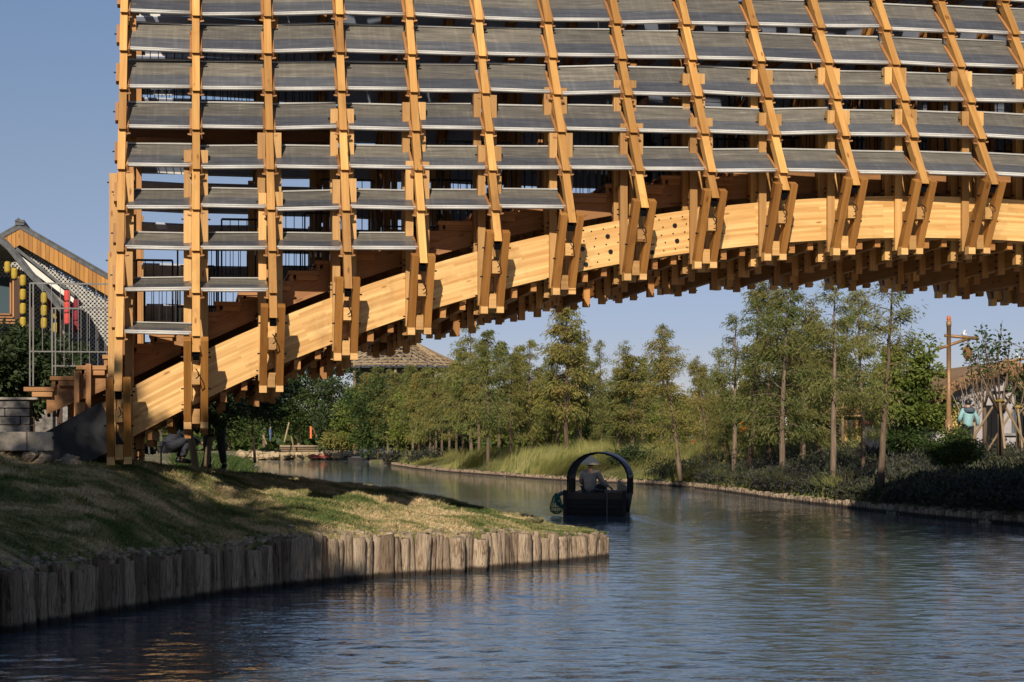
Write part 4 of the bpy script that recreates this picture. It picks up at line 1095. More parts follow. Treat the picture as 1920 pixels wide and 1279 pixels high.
bl('evergreen_bush',10,800,560,26,190,'shade','big dark evergreen bush left of the stair rail',cat='bush',seed=23,leaves=16000,leaf=.075,trunk_h=.05,tr=.04,stems=3)
bl('evergreen_bush',100,760,630,28,110,'shade','dark leafy bush behind the stair railing',cat='bush',seed=24,leaves=7000,leaf=.07,trunk_h=.1,tr=.03,stems=3)
bl('flowering_bush',118,740,664,26.5,46,'blossom','small bush of white blossom behind the railing',cat='bush',seed=25,leaves=1500,leaf=.05,trunk_h=.2,tr=.015,stems=3)
# right bank broadleaves
bl('broadleaf_tree',1700,838,618,56,120,'broady','bright yellow-green broadleaf tree left of the lamp post',seed=31,leaves=11000,leaf=.11,trunk_h=.22,tr=.09,bark='barkpale',clump=.28)
bl('broadleaf_tree',1745,838,730,58,80,'broady','low yellow-green leafy tree overhanging the house wall',seed=32,leaves=5000,leaf=.10,trunk_h=.3,tr=.05,bark='barkpale')
bl('broadleaf_tree',1600,850,660,75,110,'broad','green broadleaf tree behind the dark trunks',seed=33,leaves=9000,leaf=.12,trunk_h=.2,tr=.09)
bl('broadleaf_tree',1330,852,735,130,190,'broady','low yellow-green tree behind the cypresses at the worker',seed=34,leaves=12000,leaf=.2,trunk_h=.1,tr=.12)
bl('broadleaf_tree',1180,850,700,135,120,'broad','green tree behind the thin cypresses',seed=35,leaves=10000,leaf=.2,trunk_h=.1,tr=.12)
bl('broadleaf_tree',960,850,720,150,140,'broad','green tree behind the cypress grove',seed=36,leaves=9000,leaf=.22,trunk_h=.1,tr=.12)
bl('broadleaf_tree',1470,858,700,110,160,'broad','dark green tree in the gap behind the dense pair',seed=37,leaves=10000,leaf=.18,trunk_h=.1,tr=.12)
bl('orange_tree',1410,850,758,88,50,'orange_leaf','sparse young tree with orange leaves behind the bank trunks',seed=38,leaves=350,leaf=.16,trunk_h=.4,tr=.03,nb=6,fill=.2)
bl('round_shrub',1785,872,798,44,95,'broad','rounded green shrub in front of the man in the pale blue jacket',cat='shrub',seed=41,leaves=7500,leaf=.07,trunk_h=.05,tr=.02,stems=3)
bl('round_shrub',1700,850,790,56,90,'broad','low olive shrub in front of the broadleaf tree',cat='shrub',seed=42,leaves=4500,leaf=.08,trunk_h=.05,tr=.02,stems=3)
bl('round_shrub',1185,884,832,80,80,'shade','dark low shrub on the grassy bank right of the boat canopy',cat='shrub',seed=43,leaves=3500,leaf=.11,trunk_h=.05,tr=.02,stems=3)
bl('round_shrub',800,876,846,128,75,'purple','dark purple shrub at the foot of the grove',cat='shrub',seed=44,leaves=3500,leaf=.16,trunk_h=.05,tr=.02,stems=3)
bl('round_shrub',745,871,846,143,50,'purple','small dark purple shrub at the canal bend',cat='shrub',seed=45,leaves=2600,leaf=.16,trunk_h=.05,tr=.02,stems=3)
bl('round_shrub',628,846,800,178,60,'clay_leaf' if 'clay_leaf' in M else 'cyp2','brownish dry shrub right of the log stack',cat='shrub',seed=46,leaves=2600,leaf=.2,trunk_h=.1,tr=.03,stems=3)
bl('round_shrub',878,862,800,140,50,'broad','green banana-like shrub between the grove trunks',cat='shrub',seed=47,leaves=900,leaf=.6,trunk_h=.05,tr=.03,stems=3)
bgl=[(720,1150,700,160,'broad'),(790,850,725,150,'broady'),(850,850,735,150,'broad'),(905,850,735,145,'broady'),(1030,850,725,140,'broad'),(1100,850,735,140,'broady'),(1225,852,735,125,'broad'),(1265,852,745,110,'broady'),(1385,856,735,120,'broady'),(1430,858,745,105,'broad'),(1530,860,730,100,'broady'),(1575,860,745,95,'broad'),(1650,858,740,85,'broady'),(755,852,740,165,'broad'),(1000,850,745,128,'broady'),(1150,850,750,128,'broad')]
for i,(px,by,ty,d,mt) in enumerate(bgl):
    bl('background_tree',px,min(by,853),ty-14,d,125,mt,'low rounded background tree filling the gaps behind the cypress trunks',seed=70+i,leaves=8000,leaf=.15*d/100,trunk_h=.08,tr=.08,group='low background trees behind the cypresses')
# trees standing on the near left bank beside the camera; they throw the shade over the lawn
SH=[broadleaf('shade_tree',(0,0,.6),9.6,2.8,'broad','x','tree',seed=50+i,leaves=30000,leaf=.26,trunk_h=.16,tr=.16,nb=16,fill=1.3,clump=.36) for i in range(2)]
for i,(x,y,sc) in enumerate(((-5.6,5.4,1.1),(-8.6,4.6,1.06),(-12.,6,1.06),(-6.2,8.4,.72),(-9.0,9.4,.84),(-6.9,1.8,1.14),(-12.4,10,.95),(-4.7,4.4,.85),(-7.2,6.4,.98),(-10.4,7.2,1.0))):
    o=SH[i] if i<2 else copy_tree(SH[i%2]); o.location=(x,y,.6); o.scale=(sc,sc,sc); o.rotation_euler=(0,0,i*1.3)
    tag(o,'leafy shade tree on the near left bank, outside the picture','tree','shade trees on the near left bank')
# far treeline closing the horizon
g=np.random.default_rng(77); n=60000; px_=g.uniform(-300,2300,n); d_=g.uniform(225,300,n); xc=(px_-PPX)/F*d_
X_=xc*CS+d_*SN; Y_=-xc*SN+d_*CS; top=4.5+3.0*vnoise(X_,Y_,.09,31)*2+1.5*vnoise(X_,Y_,.3,32)*2
P=np.stack([X_,Y_,.4+np.maximum(top,1.5)*g.random(n)**.7],1)
o=leaf_mesh('far_woodland',P,rot_dirs(n,g),1.5,.8,M['broad'],None,33); tag(o,'low green woodland closing the horizon','woodland',kind='stuff')
# ---- ground cover, tall grass
def band(n,px0,px1,o0,o1,seed):
    """random points on the right bank between photo columns, o metres inland"""
    g=np.random.default_rng(seed); s0=np.interp(px0,[a for a,b in rightpx],rcum[:len(rightpx)]); s1=np.interp(px1,[a for a,b in rightpx],rcum[:len(rightpx)])
    s=s0+(s1-s0)*g.random(n); x=np.interp(s,rcum,RX[:,0]); y=np.interp(s,rcum,RX[:,1])
    tx=np.interp(s+.5,rcum,RX[:,0])-np.interp(s-.5,rcum,RX[:,0]); ty=np.interp(s+.5,rcum,RX[:,1])-np.interp(s-.5,rcum,RX[:,1]); l=np.hypot(tx,ty)
    o=o0+(o1-o0)*g.random(n); nx,ny=-ty/l,tx/l
    x=x+nx*o; y=y+ny*o
    return x,y,land(x[None],y[None])[0]
x,y,z=band(150000,1200,2150,.1,13,5); k=land(x[None],y[None])[0]>0.05
x,y,z=x[k],y[k],z[k]; g=np.random.default_rng(3)
hh=np.clip(vnoise(x,y,.8,21)*.6+.66,.3,1.1)*(.5+.5*g.random(len(x)))
P=np.stack([x,y,z+hh*g.random(len(x))],1); Dv=rot_dirs(len(x),g)+np.array([0,0,.8])
x2,y2,z2=band(60000,1300,2250,.0,2.6,6); g=np.random.default_rng(4)
P=np.concatenate([P,np.stack([x2,y2,np.maximum(z2,.2)+.42*g.random(len(x2))],1)]); Dv=np.concatenate([Dv,rot_dirs(len(x2),g)+np.array([0,0,.5])])
o=leaf_mesh('ground_cover',P,Dv,.17,.045,M['purple'],None,9); tag(o,'dark purple-leaved ground cover planted on the right bank','ground cover',kind='stuff')
def blades2(P,h,wd,lean,seed): return blades(P,h,wd,lean,seed)
def grassband(name,n,px0,px1,o0,o1,h,wd,label,seed,mat='reed'):
    x,y,z=band(n,px0,px1,o0,o1,seed); k=z>.05; x,y,z=x[k],y[k],z[k]
    c=vnoise(x,y,.7,seed+5); hh=h*np.clip(.75+c*1.6,.25,1.5)
    v,f,u=blades(np.stack([x,y,z-.03],1),hh,wd,.9,seed); o=np_mesh(name,v,f,u,M[mat]); tag(o,label,'tall grass',kind='stuff')
grassband('tall_grass',80000,830,1300,.1,19,.75,.03,'tall pale yellow-green feathery grass along the middle bank',61)
grassband('bank_grass',16000,700,860,.1,8,.45,.05,'short yellowish grass on the bank below the grove',62)
grassband('edge_grass',7000,1250,1560,.0,1.0,.45,.018,'strappy green grass tufts at the edge of the right bank',63,'cyp')
grassband('back_grass',22000,1000,2200,12,45,.5,.04,'mixed grass behind the bank plantings',64,'cyp')
# ================================================================ PEOPLE
def skin_obj(name,J,Eg,mat,parent,root=0,sub=1):
    """J list of (x,y,z,rx[,ry]); Eg edges"""
    me=D.meshes.new(name); me.from_pydata([j[:3] for j in J],Eg,[]); me.materials.append(mat)
    o=D.objects.new(name,me); COL.objects.link(o); o.parent=parent
    o.modifiers.new('skin','SKIN'); me.skin_vertices or None
    if not me.skin_vertices: 
        bpy.context.view_layer.update()
    for i,j in enumerate(J):
        sv=me.skin_vertices[0].data[i]; sv.radius=(j[3],j[4] if len(j)>4 else j[3]); sv.use_root=(i==root)
    sb=o.modifiers.new('sub','SUBSURF'); sb.levels=sub; sb.render_levels=sub
    bpy.context.view_layer.update(); dg=bpy.context.evaluated_depsgraph_get(); m2=D.meshes.new_from_object(o.evaluated_get(dg))
    o.modifiers.clear(); o.data=m2; m2.name=name
    for p in m2.polygons: p.use_smooth=True
    if not m2.materials: m2.materials.append(mat)
    return o
def person(loc,rz,pose,top,bottom,label,hat=None,hair=True,scale=1.0,jacket_name='jacket',vest=None,hood=None,shoes=True,parts='all'):
    """pose: dict of joint -> (x,y,z); figure faces -Y in its own frame before rz"""
    r=empty('person',loc,rz,label=label,cat='person'); r.scale=(scale,)*3
    p=pose; V_=lambda k:Vector(p[k])
    J=[];E_=[];ix={}
    def add(k,pos,rx,ry=None,par=None):
        ix[k]=len(J); J.append((pos[0],pos[1],pos[2],rx,ry or rx))
        if par is not None: E_.append((ix[par],ix[k]))
    pel,neck,head=V_('pelvis'),V_('neck'),V_('head')
    add('pel',pel,.135,.10); add('wa',pel.lerp(neck,.4),.12,.09,'pel'); add('ch',pel.lerp(neck,.75),.145,.10,'wa')
    add('ne',neck,.055,.055,'ch'); hd=(head-neck).normalized(); add('h0',neck+hd*.09,.062,.07,'ne'); add('h1',head,.078,.092,'h0'); add('h2',head+hd*.085,.06,.075,'h1')
    fw=V_('face') if 'face' in p else Vector((0,-1,0))
    add('nose',head+fw*.10+hd*-.01,.014,.014,'h1')
    side=fw.cross(hd).normalized()
    for s_ in (-1,1): add('ear%d'%s_,head+side*s_*.085-hd*.01,.016,.016,'h1')
    for s_,S_ in (('l',1),('r',-1)):
        add('sh'+s_,V_('sh'+s_),.062,.062,'ch'); add('el'+s_,V_('el'+s_),.043,.043,'sh'+s_); wr=V_('wr'+s_); add('wr'+s_,wr,.028,.028,'el'+s_)
        fd=(wr-V_('el'+s_)).normalized(); ref=Vector((0,0,1)) if abs(fd.z)<.8 else Vector((0,1,0)); sd_=fd.cross(ref).normalized()
        add('pa'+s_,wr+fd*.055,.034,.018,'wr'+s_)
        for f_ in range(4):
            b0=wr+fd*.095+sd_*(f_-1.5)*.021; dn=-fw.cross(sd_)*.0+Vector((0,0,-.012))
            add('f%s%d'%(s_,f_),b0,.0095,.0095,'pa'+s_); add('g%s%d'%(s_,f_),b0+fd*(.035+.006*(f_ in(1,2)))+dn,.0085,.0085,'f%s%d'%(s_,f_)); add('k%s%d'%(s_,f_),b0+fd*.055+dn*2.6,.0075,.0075,'g%s%d'%(s_,f_))
        add('t1'+s_,wr+fd*.045+sd_*.045,.011,.011,'pa'+s_); add('t2'+s_,wr+fd*.075+sd_*.058,.009,.009,'t1'+s_)
        add('hp'+s_,V_('hp'+s_),.088,.088,'pel'); add('kn'+s_,V_('kn'+s_),.056,.056,'hp'+s_); add('an'+s_,V_('an'+s_),.038,.038,'kn'+s_)
        ft=V_('an'+s_)+fw*.13+Vector((0,0,-.055)); add('ft'+s_,ft,.036,.026,'an'+s_)
    skin_obj('body',J,E_,M['skin'],r)
    def sub(keys,ext,name,mat,edges=None,dz=0):
        JJ=[];mp={}; ax=(neck-pel).normalized()*dz
        for k in keys: mp[ix[k]]=len(JJ); j=J[ix[k]]; e=ext(k); q=ax if k=='pel' else Vector((0,0,0)); JJ.append((j[0]+q.x,j[1]+q.y,j[2]+q.z,j[3]+e,j[4]+e))
        EE=[(mp[a],mp[b]) for a,b in E_ if a in mp and b in mp]; return skin_obj(name,JJ,EE,mat,r)
    sub(['pel','wa','ch','shl','ell','wrl','shr','elr','wrr'],lambda k:{'pel':.05,'wa':.05,'ch':.04}.get(k,.028),jacket_name,top,None,-.13)
    sub(['pel','hpl','knl','anl','hpr','knr','anr'],lambda k:.03,'trousers',bottom,None,.06)
    if shoes:
        mb=MB()
        for s_ in 'lr':
            a=V_('an'+s_); q=MB(); q.tube([a+Vector((0,0,-.03))-fw*.05,a+Vector((0,0,-.05))+fw*.05,a+Vector((0,0,-.065))+fw*.16,a+Vector((0,0,-.07))+fw*.2],[.05,.052,.045,.02],8); q.build('shoe',M['black'],r,True)
    if hair:
        mb=MB(); c=head-fw*.012+hd*.02
        n=12; prof=[(0.0,.118),(.045,.108),(.078,.075),(.092,.03),(.09,-.02),(.075,-.06)]
        mb.lathe(tuple(c),prof,n); mb.build('hair',M['hair'],r,True)
    if hood:
        mb=MB(); c=neck-fw*.06; mb.lathe((c.x,c.y,c.z-.05),[(.17,-.06),(.19,0),(.165,.06),(.115,.09),(.09,.07)],14); mb.build('hood',hood,r,True)
    if hat:
        mb=MB(); c=head+hd*.02
        if hat=='cone':
            mb.lathe(tuple(c),[(.245,-.03),(.25,-.018),(.17,.065),(.08,.14),(.02,.185),(0,.195)],28); mb.build('conical_hat',M['straw'],r,True)
        else:
            mb.lathe(tuple(c),[(.155,.0),(.15,.012),(.125,.02),(.12,.06),(.09,.12),(.04,.145),(0,.15)],20); mb.build('helmet',hat,r,True)
    if vest: sub(['pel','wa','ch'],lambda k:.075 if k!='ch' else .07,'vest',vest)
    return r
M['straw']=wood('straw_hat',(.78,.64,.44),(.60,.46,.30),grain=30,knots=False,tone=.1)
M['shirt']=simple('grey_brown_shirt',(.32,.27,.22),.9,0,.15,9,.5)
M['navy']=simple('dark_cloth',(.018,.02,.03),.85,0,.3,20,.6)
M['camo']=simple('patterned_black_cloth',(.025,.025,.032),.85,0,.6,22,.5)
M['mint']=simple('pale_blue_jacket',(.24,.42,.44),.75,0,.08,5,.5)
M['slate']=simple('slate_lining',(.06,.085,.11),.85,0,.1,9,.2)
M['orangev']=simple('orange_vest',(.75,.16,.05),.7,0,.1,9,.1)
M['yelh']=simple('yellow_helmet',(.75,.6,.02),.35,0,.02,9,0)
M['yelv']=simple('yellow_vest',(.6,.65,.03),.7,0,.1,9,.1)
M['green']=simple('green_sleeves',(.03,.14,.09),.85,0,.1,9,.2)
M['bluec']=simple('blue_workwear',(.07,.13,.24),.85,0,.1,9,.2)
STAND=dict(pelvis=(0,0,.96),neck=(0,0,1.46),head=(0,-.01,1.62),shl=(.18,0,1.40),ell=(.23,.02,1.12),wrl=(.24,-.05,.88),shr=(-.18,0,1.40),elr=(-.23,.02,1.12),wrr=(-.24,-.05,.88),hpl=(.09,0,.88),knl=(.10,-.03,.50),anl=(.10,.02,.09),hpr=(-.09,0,.88),knr=(-.10,-.02,.50),anr=(-.10,.02,.09))
def pose(**k): d=dict(STAND); d.update(k); return d
AWAY=math.pi-PHI   # facing away from the viewer
# man in the pale jacket, walking away on the right bank
p=at(1815,757,47.0); gz=p.z-1.50
man=person((p.x,p.y,gz),AWAY+.15,pose(knl=(.11,-.14,.52),anl=(.11,-.10,.10),anr=(-.10,.16,.14),ell=(.29,.03,1.15),wrl=(.22,-.14,1.02),elr=(-.30,.04,1.14),wrr=(-.36,-.03,.92)),M['mint'],M['navy'],'person in a pale blue hooded jacket and dark trousers walking away on the right bank',hood=M['slate'],scale=.93)
# worker in orange vest
p=at(1299,808,91); person((p.x,p.y,p.z-1.74),AWAY,STAND,M['green'],M['navy'],'worker in an orange vest, green sleeves and yellow helmet seen from behind between the trunks',hat=M['yelh'],vest=M['orangev'],hair=False)
# two dark clothed gardeners under the bridge
p=at(405,880,30.5); person((p.x,p.y,p.z),AWAY+.6,pose(pelvis=(0,.05,.93),neck=(0,-.18,1.38),head=(0,-.28,1.50),face=(0,-.8,-.6),shl=(.19,-.14,1.32),shr=(-.19,-.14,1.32),ell=(.26,-.28,1.10),elr=(-.26,-.28,1.10),wrl=(.16,-.48,1.02),wrr=(-.16,-.48,1.02),knl=(.15,-.10,.50),anl=(.20,.08,.09),knr=(-.14,-.06,.50),anr=(-.16,.02,.09)),M['navy'],M['camo'],'person in baggy black trousers bending into the leaves under the bridge',scale=1.0)
p=at(333,866,31.5); person((p.x,p.y,p.z-.02),AWAY-1.2,pose(pelvis=(0,.22,.34),neck=(0,-.10,.72),head=(0,-.20,.86),shl=(.18,-.05,.66),shr=(-.18,-.05,.66),ell=(.24,-.22,.48),elr=(-.24,-.22,.48),wrl=(.14,-.42,.40),wrr=(-.14,-.42,.40),hpl=(.10,.18,.32),hpr=(-.10,.18,.32),knl=(.17,-.20,.48),knr=(-.17,-.20,.48),anl=(.15,-.05,.09),anr=(-.15,-.05,.09)),M['navy'],M['navy'],'person in black squatting by the forked tree under the bridge')
p=at(263,868,36); person((p.x,p.y,p.z),AWAY+1.4,pose(pelvis=(0,.22,.34),neck=(0,-.10,.72),head=(0,-.20,.86),shl=(.18,-.05,.66),shr=(-.18,-.05,.66),ell=(.24,-.22,.48),elr=(-.24,-.22,.48),wrl=(.14,-.42,.40),wrr=(-.14,-.42,.40),hpl=(.10,.18,.32),hpr=(-.10,.18,.32),knl=(.17,-.20,.48),knr=(-.17,-.20,.48),anl=(.15,-.05,.09),anr=(-.15,-.05,.09)),M['yelv'],M['navy'],'crouching person in a bright yellow top half hidden behind the bridge foot')
p=at(507,828,178); person((p.x,p.y,p.z),1.2,STAND,M['bluec'],M['bluec'],'distant person in blue workwear left of the log stack')
p=at(1205,182,24.6); person((p.x,p.y,p.z-1.66),.9,STAND,M['navy'],M['navy'],'person with dark hair crossing the bridge deck behind the louvres')
# ================================================================ BOAT AND BOATMAN
def boat():
    p=at(1115,968,41.9); ang=-PHI-.21
    r=empty('wooden_boat',(p.x,p.y,0),ang,label='black flat-sterned wooden boat with an arched canopy heading away on the canal',cat='boat')
    # local: +Y forward (away), X right
    mb=MB(); st=[(0,.80,.76,.60),(.5,.83,.76,.58),(2.0,.86,.74,.55),(3.8,.74,.60,.58),(5.0,.48,.36,.68),(5.9,.22,.14,.82)]
    b=len(mb.v)
    for (y,wt,wb,h) in st: mb.v+=[(-wt,y,h),(-wb,y,-.2),(wb,y,-.2),(wt,y,h),(wt-.05,y,h),(wb-.06,y,-.12+.12),(-wb+.06,y,0),(-wt+.05,y,h)]
    for i in range(len(st)-1):
        a=b+8*i
        for k in range(8): k2=(k+1)%8; mb.face([a+k,a+8+k,a+8+k2,a+k2],[(st[i][0],k*.3),(st[i+1][0],k*.3),(st[i+1][0],k*.3+.3),(st[i][0],k*.3+.3)])
    mb.face([b+k for k in range(7,-1,-1)],[(0,0)]*8); mb.face([b+40+k for k in range(8)],[(0,0)]*8)
    mb.box(-.74,.74,0,.05,-.15,.56)
    mb.build('hull',M['boatblack'],r)
    mb=MB(); mb.box(-.82,.82,-.05,.07,.44,.62); mb.box(-.66,.66,.07,.62,.5,.56); mb.build('stern_deck',M['boatbrown'],r)
    mb=MB(); mb.box(.66,.70,-.02,.05,.55,.62)
    for zz in (.08,.2,.32): mb.box(-.73,.73,-.035,-.012,zz,zz+.1)
    for sx in (-1,1): mb.box(sx*.77-.05,sx*.77+.05,-.09,.1,-.05,.68)
    mb.build('transom',M['boatblack'],r)
    # canopy
    mb=MB(); n=14; R0,h0=.82,.70; cy=.9; prof=[]
    for i in range(n+1):
        a=math.pi*(1-i/n); prof.append((R0*math.cos(a),h0*math.sin(a)+.98))
    y0,y1=cy,cy+1.9
    for (a,c) in zip(prof[:-1],prof[1:]):
        mb.hexa([(a[0],y0,a[1]),(a[0],y1,a[1]),(a[0]*.95,y1,a[1]-.045),(a[0]*.95,y0,a[1]-.045),(c[0],y0,c[1]),(c[0],y1,c[1]),(c[0]*.95,y1,c[1]-.045),(c[0]*.95,y0,c[1]-.045)])
    mb.build('canopy',M['canvas'],r)
    mb=MB()
    for y in (y0,(y0+y1)/2,y1): mb.tube([(x*.985,y,z-.025) for x,z in prof],.022,6)
    for sx in (-1,1):
        mb.tube([(sx*.80,y0,1.0),(sx*.80,y1,1.0)],.04,6)
        for k in range(5): yy=y0+(y1-y0)*k/4; mb.tube([(sx*.80,yy,.5),(sx*.80,yy,1.0)],.026,6)
    mb.build('canopy_frame',M['black'],r)
    mb=MB(); mb.box(-.55,.55,1.3,1.7,.5,.62); mb.box(-.5,.5,2.2,2.6,.5,.62); mb.build('bench',M['boatbrown'],r)
    mb=MB(); mb.tube([(.0,.02,.72),(.33,-.08,.66),(.33,-.10,.2),(.33,-.11,-.3)],.018,8); mb.build('steering_pole',M['galv'],r)
    mb=MB()
    for z in (.45,.62): pass
    c=Vector((-.84,.15,.42)); mb.tube([c+Vector((.16*math.cos(a),0,.16*math.sin(a)))*1.1+Vector((.0,.0,0)) for a in [i*2*math.pi/16 for i in range(17)]],.055,8); mb.build('tyre_fender',M['boatgrey'],r,True)
    c=Vector((.85,.2,.3)); mb=MB(); mb.tube([c+Vector((0,.15*math.cos(a),.15*math.sin(a))) for a in [i*2*math.pi/16 for i in range(17)]],.05,8); mb.build('tyre_fender',M['boatblack'],r,True)
    # bagged net over the left side
    mb=MB(); pr=[(.02,.22),(.09,.12),(.14,-.02),(.17,-.16),(.15,-.26),(.06,-.32)]; c=(-1.0,-.05,.38)
    for k in range(16):
        a=2*math.pi*k/16; mb.tube([(c[0]+q*math.cos(a),c[1]+q*.6*math.sin(a),c[2]+z) for q,z in pr],.008,4)
    for q,z in pr[1:]: mb.tube([(c[0]+q*math.cos(i*.7),c[1]+q*.6*math.sin(i*.7),c[2]+z) for i in range(10)],.008,4)
    n=mb.build('fishing_net',M['netgreen']); n.parent=None; n.matrix_world=Matrix.Translation(r.location)@Matrix.Rotation(ang,4,'Z')
    tag(n,'green fishing net hanging over the left side of the boat stern','fishing net')
    # boatman sitting on the stern, back to the viewer
    q=Matrix.Rotation(ang,3,'Z')@Vector((-.14,.28,0))
    person((p.x+q.x,p.y+q.y,.56),ang+math.pi-.25,pose(pelvis=(0,0,.12),neck=(0,.0,.60),head=(0,-.02,.74),shl=(.19,0,.53),shr=(-.19,0,.53),ell=(.27,-.10,.30),wrl=(.25,-.32,.24),elr=(-.29,-.06,.29),wrr=(-.38,-.24,.20),hpl=(.10,-.05,.11),hpr=(-.10,-.05,.11),knl=(.18,-.42,.20),knr=(-.18,-.42,.20),anl=(.16,-.50,-.02+.09),anr=(-.16,-.50,.07)),M['shirt'],M['navy'],'boatman in a grey-brown shirt and conical straw hat sitting on the boat stern',hat='cone',hair=True,jacket_name='shirt',scale=1.08)
M['boatblack']=wood('boat_black',(.04,.034,.034),(.016,.014,.016),grain=12,knots=False,rough=.6)
M['boatbrown']=wood('boat_brown',(.10,.075,.062),(.05,.038,.034),grain=12,knots=False)
M['boatgrey']=simple('boat_grey',(.11,.12,.14),.7,0,.3,9,.2)
M['canvas']=simple('canopy_canvas',(.04,.05,.10),.7,0,.3,9,.3)
M['netgreen']=simple('green_net',(.01,.13,.09),.6,0,.2,20,0)
boat()
# ================================================================ RIGHT BANK BUILDINGS AND FURNITURE
M['thatch']=wood('thatch',(.42,.27,.15),(.22,.12,.06),grain=30,rough=.95,knots=False,tone=.3)
M['mauve']=simple('mauve_render',(.36,.33,.34),.9,0,.08,3,.15)
M['shutter']=wood('yellow_shutter',(.62,.50,.16),(.50,.38,.10),grain=2,knots=False)
M['cream']=simple('cream_reveal',(.75,.68,.50),.8,0,.05,5,0)
M['finial']=simple('finial_orange',(.5,.14,.04),.6,0,.1,9,0)
M['bronze']=simple('bronze_pole',(.30,.17,.075),.5,.3,.2,9,.2)
M['bamboo']=wood('bamboo',(.50,.38,.24),(.30,.21,.12),grain=6,knots=False)
def ph(dx,dy):  # helper frame for things facing the viewer
    return Matrix.Rotation(-PHI,4,'Z')
def facing(name,px,py,d,**k):
    p=at(px,py,d); r=empty(name,p,-PHI,**k); return r
def loc_xz(px,py,d,px0,py0): return ((px-px0)*d/F,-(py-py0)*d/F)
def house_right():
    d=58; px0,py0=1850,830; r=facing('thatched_house',px0,py0,d,label='single-storey mauve house with a thatched gable roof and yellow shutters on the right bank',cat='house')
    q=lambda px,py:loc_xz(px,py,d,px0,py0)
    def pl(mb,P,y,dep): mb.prism([(q(a,b)[0],y,q(a,b)[1]) for a,b in P],(0,dep,0))
    mb=MB(); pl(mb,[(1719,850),(1719,795),(1741,765),(1810,722),(1884,700),(2060,770),(2060,850)],.0,.25); mb.build('wall',M['mauve'],r)
    mb=MB(); a=q(1719,850)[0]; mb.box(a,a+.2,.25,7,-.4,q(0,795)[1]); mb.build('side_wall',M['mauve'],r)
    for (x0,x1,y0,y1) in ((1774,1813,763,850),(1842,1881,760,850)):
        mb=MB(); A=q(x0,y0);B=q(x1,y1); mb.box(A[0],B[0],-.03,-.004,B[1],A[1]); w=mb.build('shutter' if x0<1800 else 'doorway',M['shutter'] if x0<1800 else M['black'],r)  # doorway is a flat black panel painting the dark inside
        if x0>1800: continue
        mb=MB(); k=B[1]
        while k<A[1]-.08: mb.box(A[0]+.03,B[0]-.03,-.05,-.031,k,k+.05) ; k+=.1
        mb.build('slat',M['shutter'],w)
        mb=MB(); mb.box(A[0]-.14,A[0]-.002,-.06,-.002,B[1],A[1]); mb.build('reveal',M['cream'],w)
    A=q(1858,775); B=q(1880,850); mb=MB(); mb.box(A[0],B[0],-.08,-.055,B[1],A[1]); mb.build('doorway_shade_panel',M['black'],r)  # black sheet painted in for the shade inside the doorway
    A=q(1898,765); B=q(2010,812); mb=MB(); mb.box(A[0],B[0],-.03,-.004,B[1],A[1]); w=mb.build('window',M['glass'],r)
    mb=MB(); 
    for k in range(6): x=A[0]+(B[0]-A[0])*k/5; mb.box(x-.03,x+.03,-.07,-.031,B[1],A[1])
    mb.box(A[0]-.02,B[0]+.02,-.09,-.032,B[1]-.06,B[1]); mb.build('window_frame',M['greywall'],w)
    mb=MB(); A=q(1870,812); mb.box(A[0],A[0]+4,-.12,0,A[1]-.1,A[1]); mb.build('sill_ledge',M['scroll'],r)
    # thatch: two thick shaggy slopes
    top=[(1737,740),(1765,722),(1800,705),(1840,690),(1868,681),(1884,678),(1905,684),(1960,708),(2080,768)]
    mb=MB()
    for (a,b_) in zip(top[:-1],top[1:]):
        A=q(*a);B=q(*b_); mb.hexa([(A[0],-.7,A[1]-.22),(A[0],7.5,A[1]-.22),(A[0],7.5,A[1]+.02),(A[0],-.7,A[1]+.02),(B[0],-.7,B[1]-.22),(B[0],7.5,B[1]-.22),(B[0],7.5,B[1]+.02),(B[0],-.7,B[1]+.02)])
    g=random.Random(3)
    for k in range(900):
        i=g.randrange(len(top)-1); f=g.random(); A=q(*top[i]);B=q(*top[i+1]); x=A[0]+(B[0]-A[0])*f; z=A[1]+(B[1]-A[1])*f-g.random()*.24
        L=.12+.16*g.random(); mb.beam((x,-.68,z),(x+g.gauss(-.05,.05),-.75-g.random()*.08,z-L),.035,.012,(0,1,0))
    mb.build('thatched_roof',M['thatch'],r)
    # the slope that faces the viewer right of the gable (hip)
    A=q(1884,680); mb=MB(); g=random.Random(5)
    x0=q(1895,0)[0]; x1=x0+5.5
    zt=q(0,684)[1]; zb=q(0,762)[1]
    mb.hexa([(x0,-2.1,zb-.1),(x1,-2.1,zb-.1),(x1,-2.1,zb+.12),(x0,-2.1,zb+.12),(x0,.6,zt-.15),(x1,.6,zt-.15),(x1,.6,zt),(x0,.6,zt)])
    for k in range(1300):
        f=g.random(); x=x0+(x1-x0)*g.random(); y=-2.1+2.7*f; z=zb+.12+(zt-zb-.12)*f; mb.beam((x,y,z+.02),(x+g.gauss(0,.04),y-.3,z-.22+g.random()*.1),.05,.02,(1,0,0))
    mb.build('thatched_porch_roof',M['thatch'],r)
house_right()
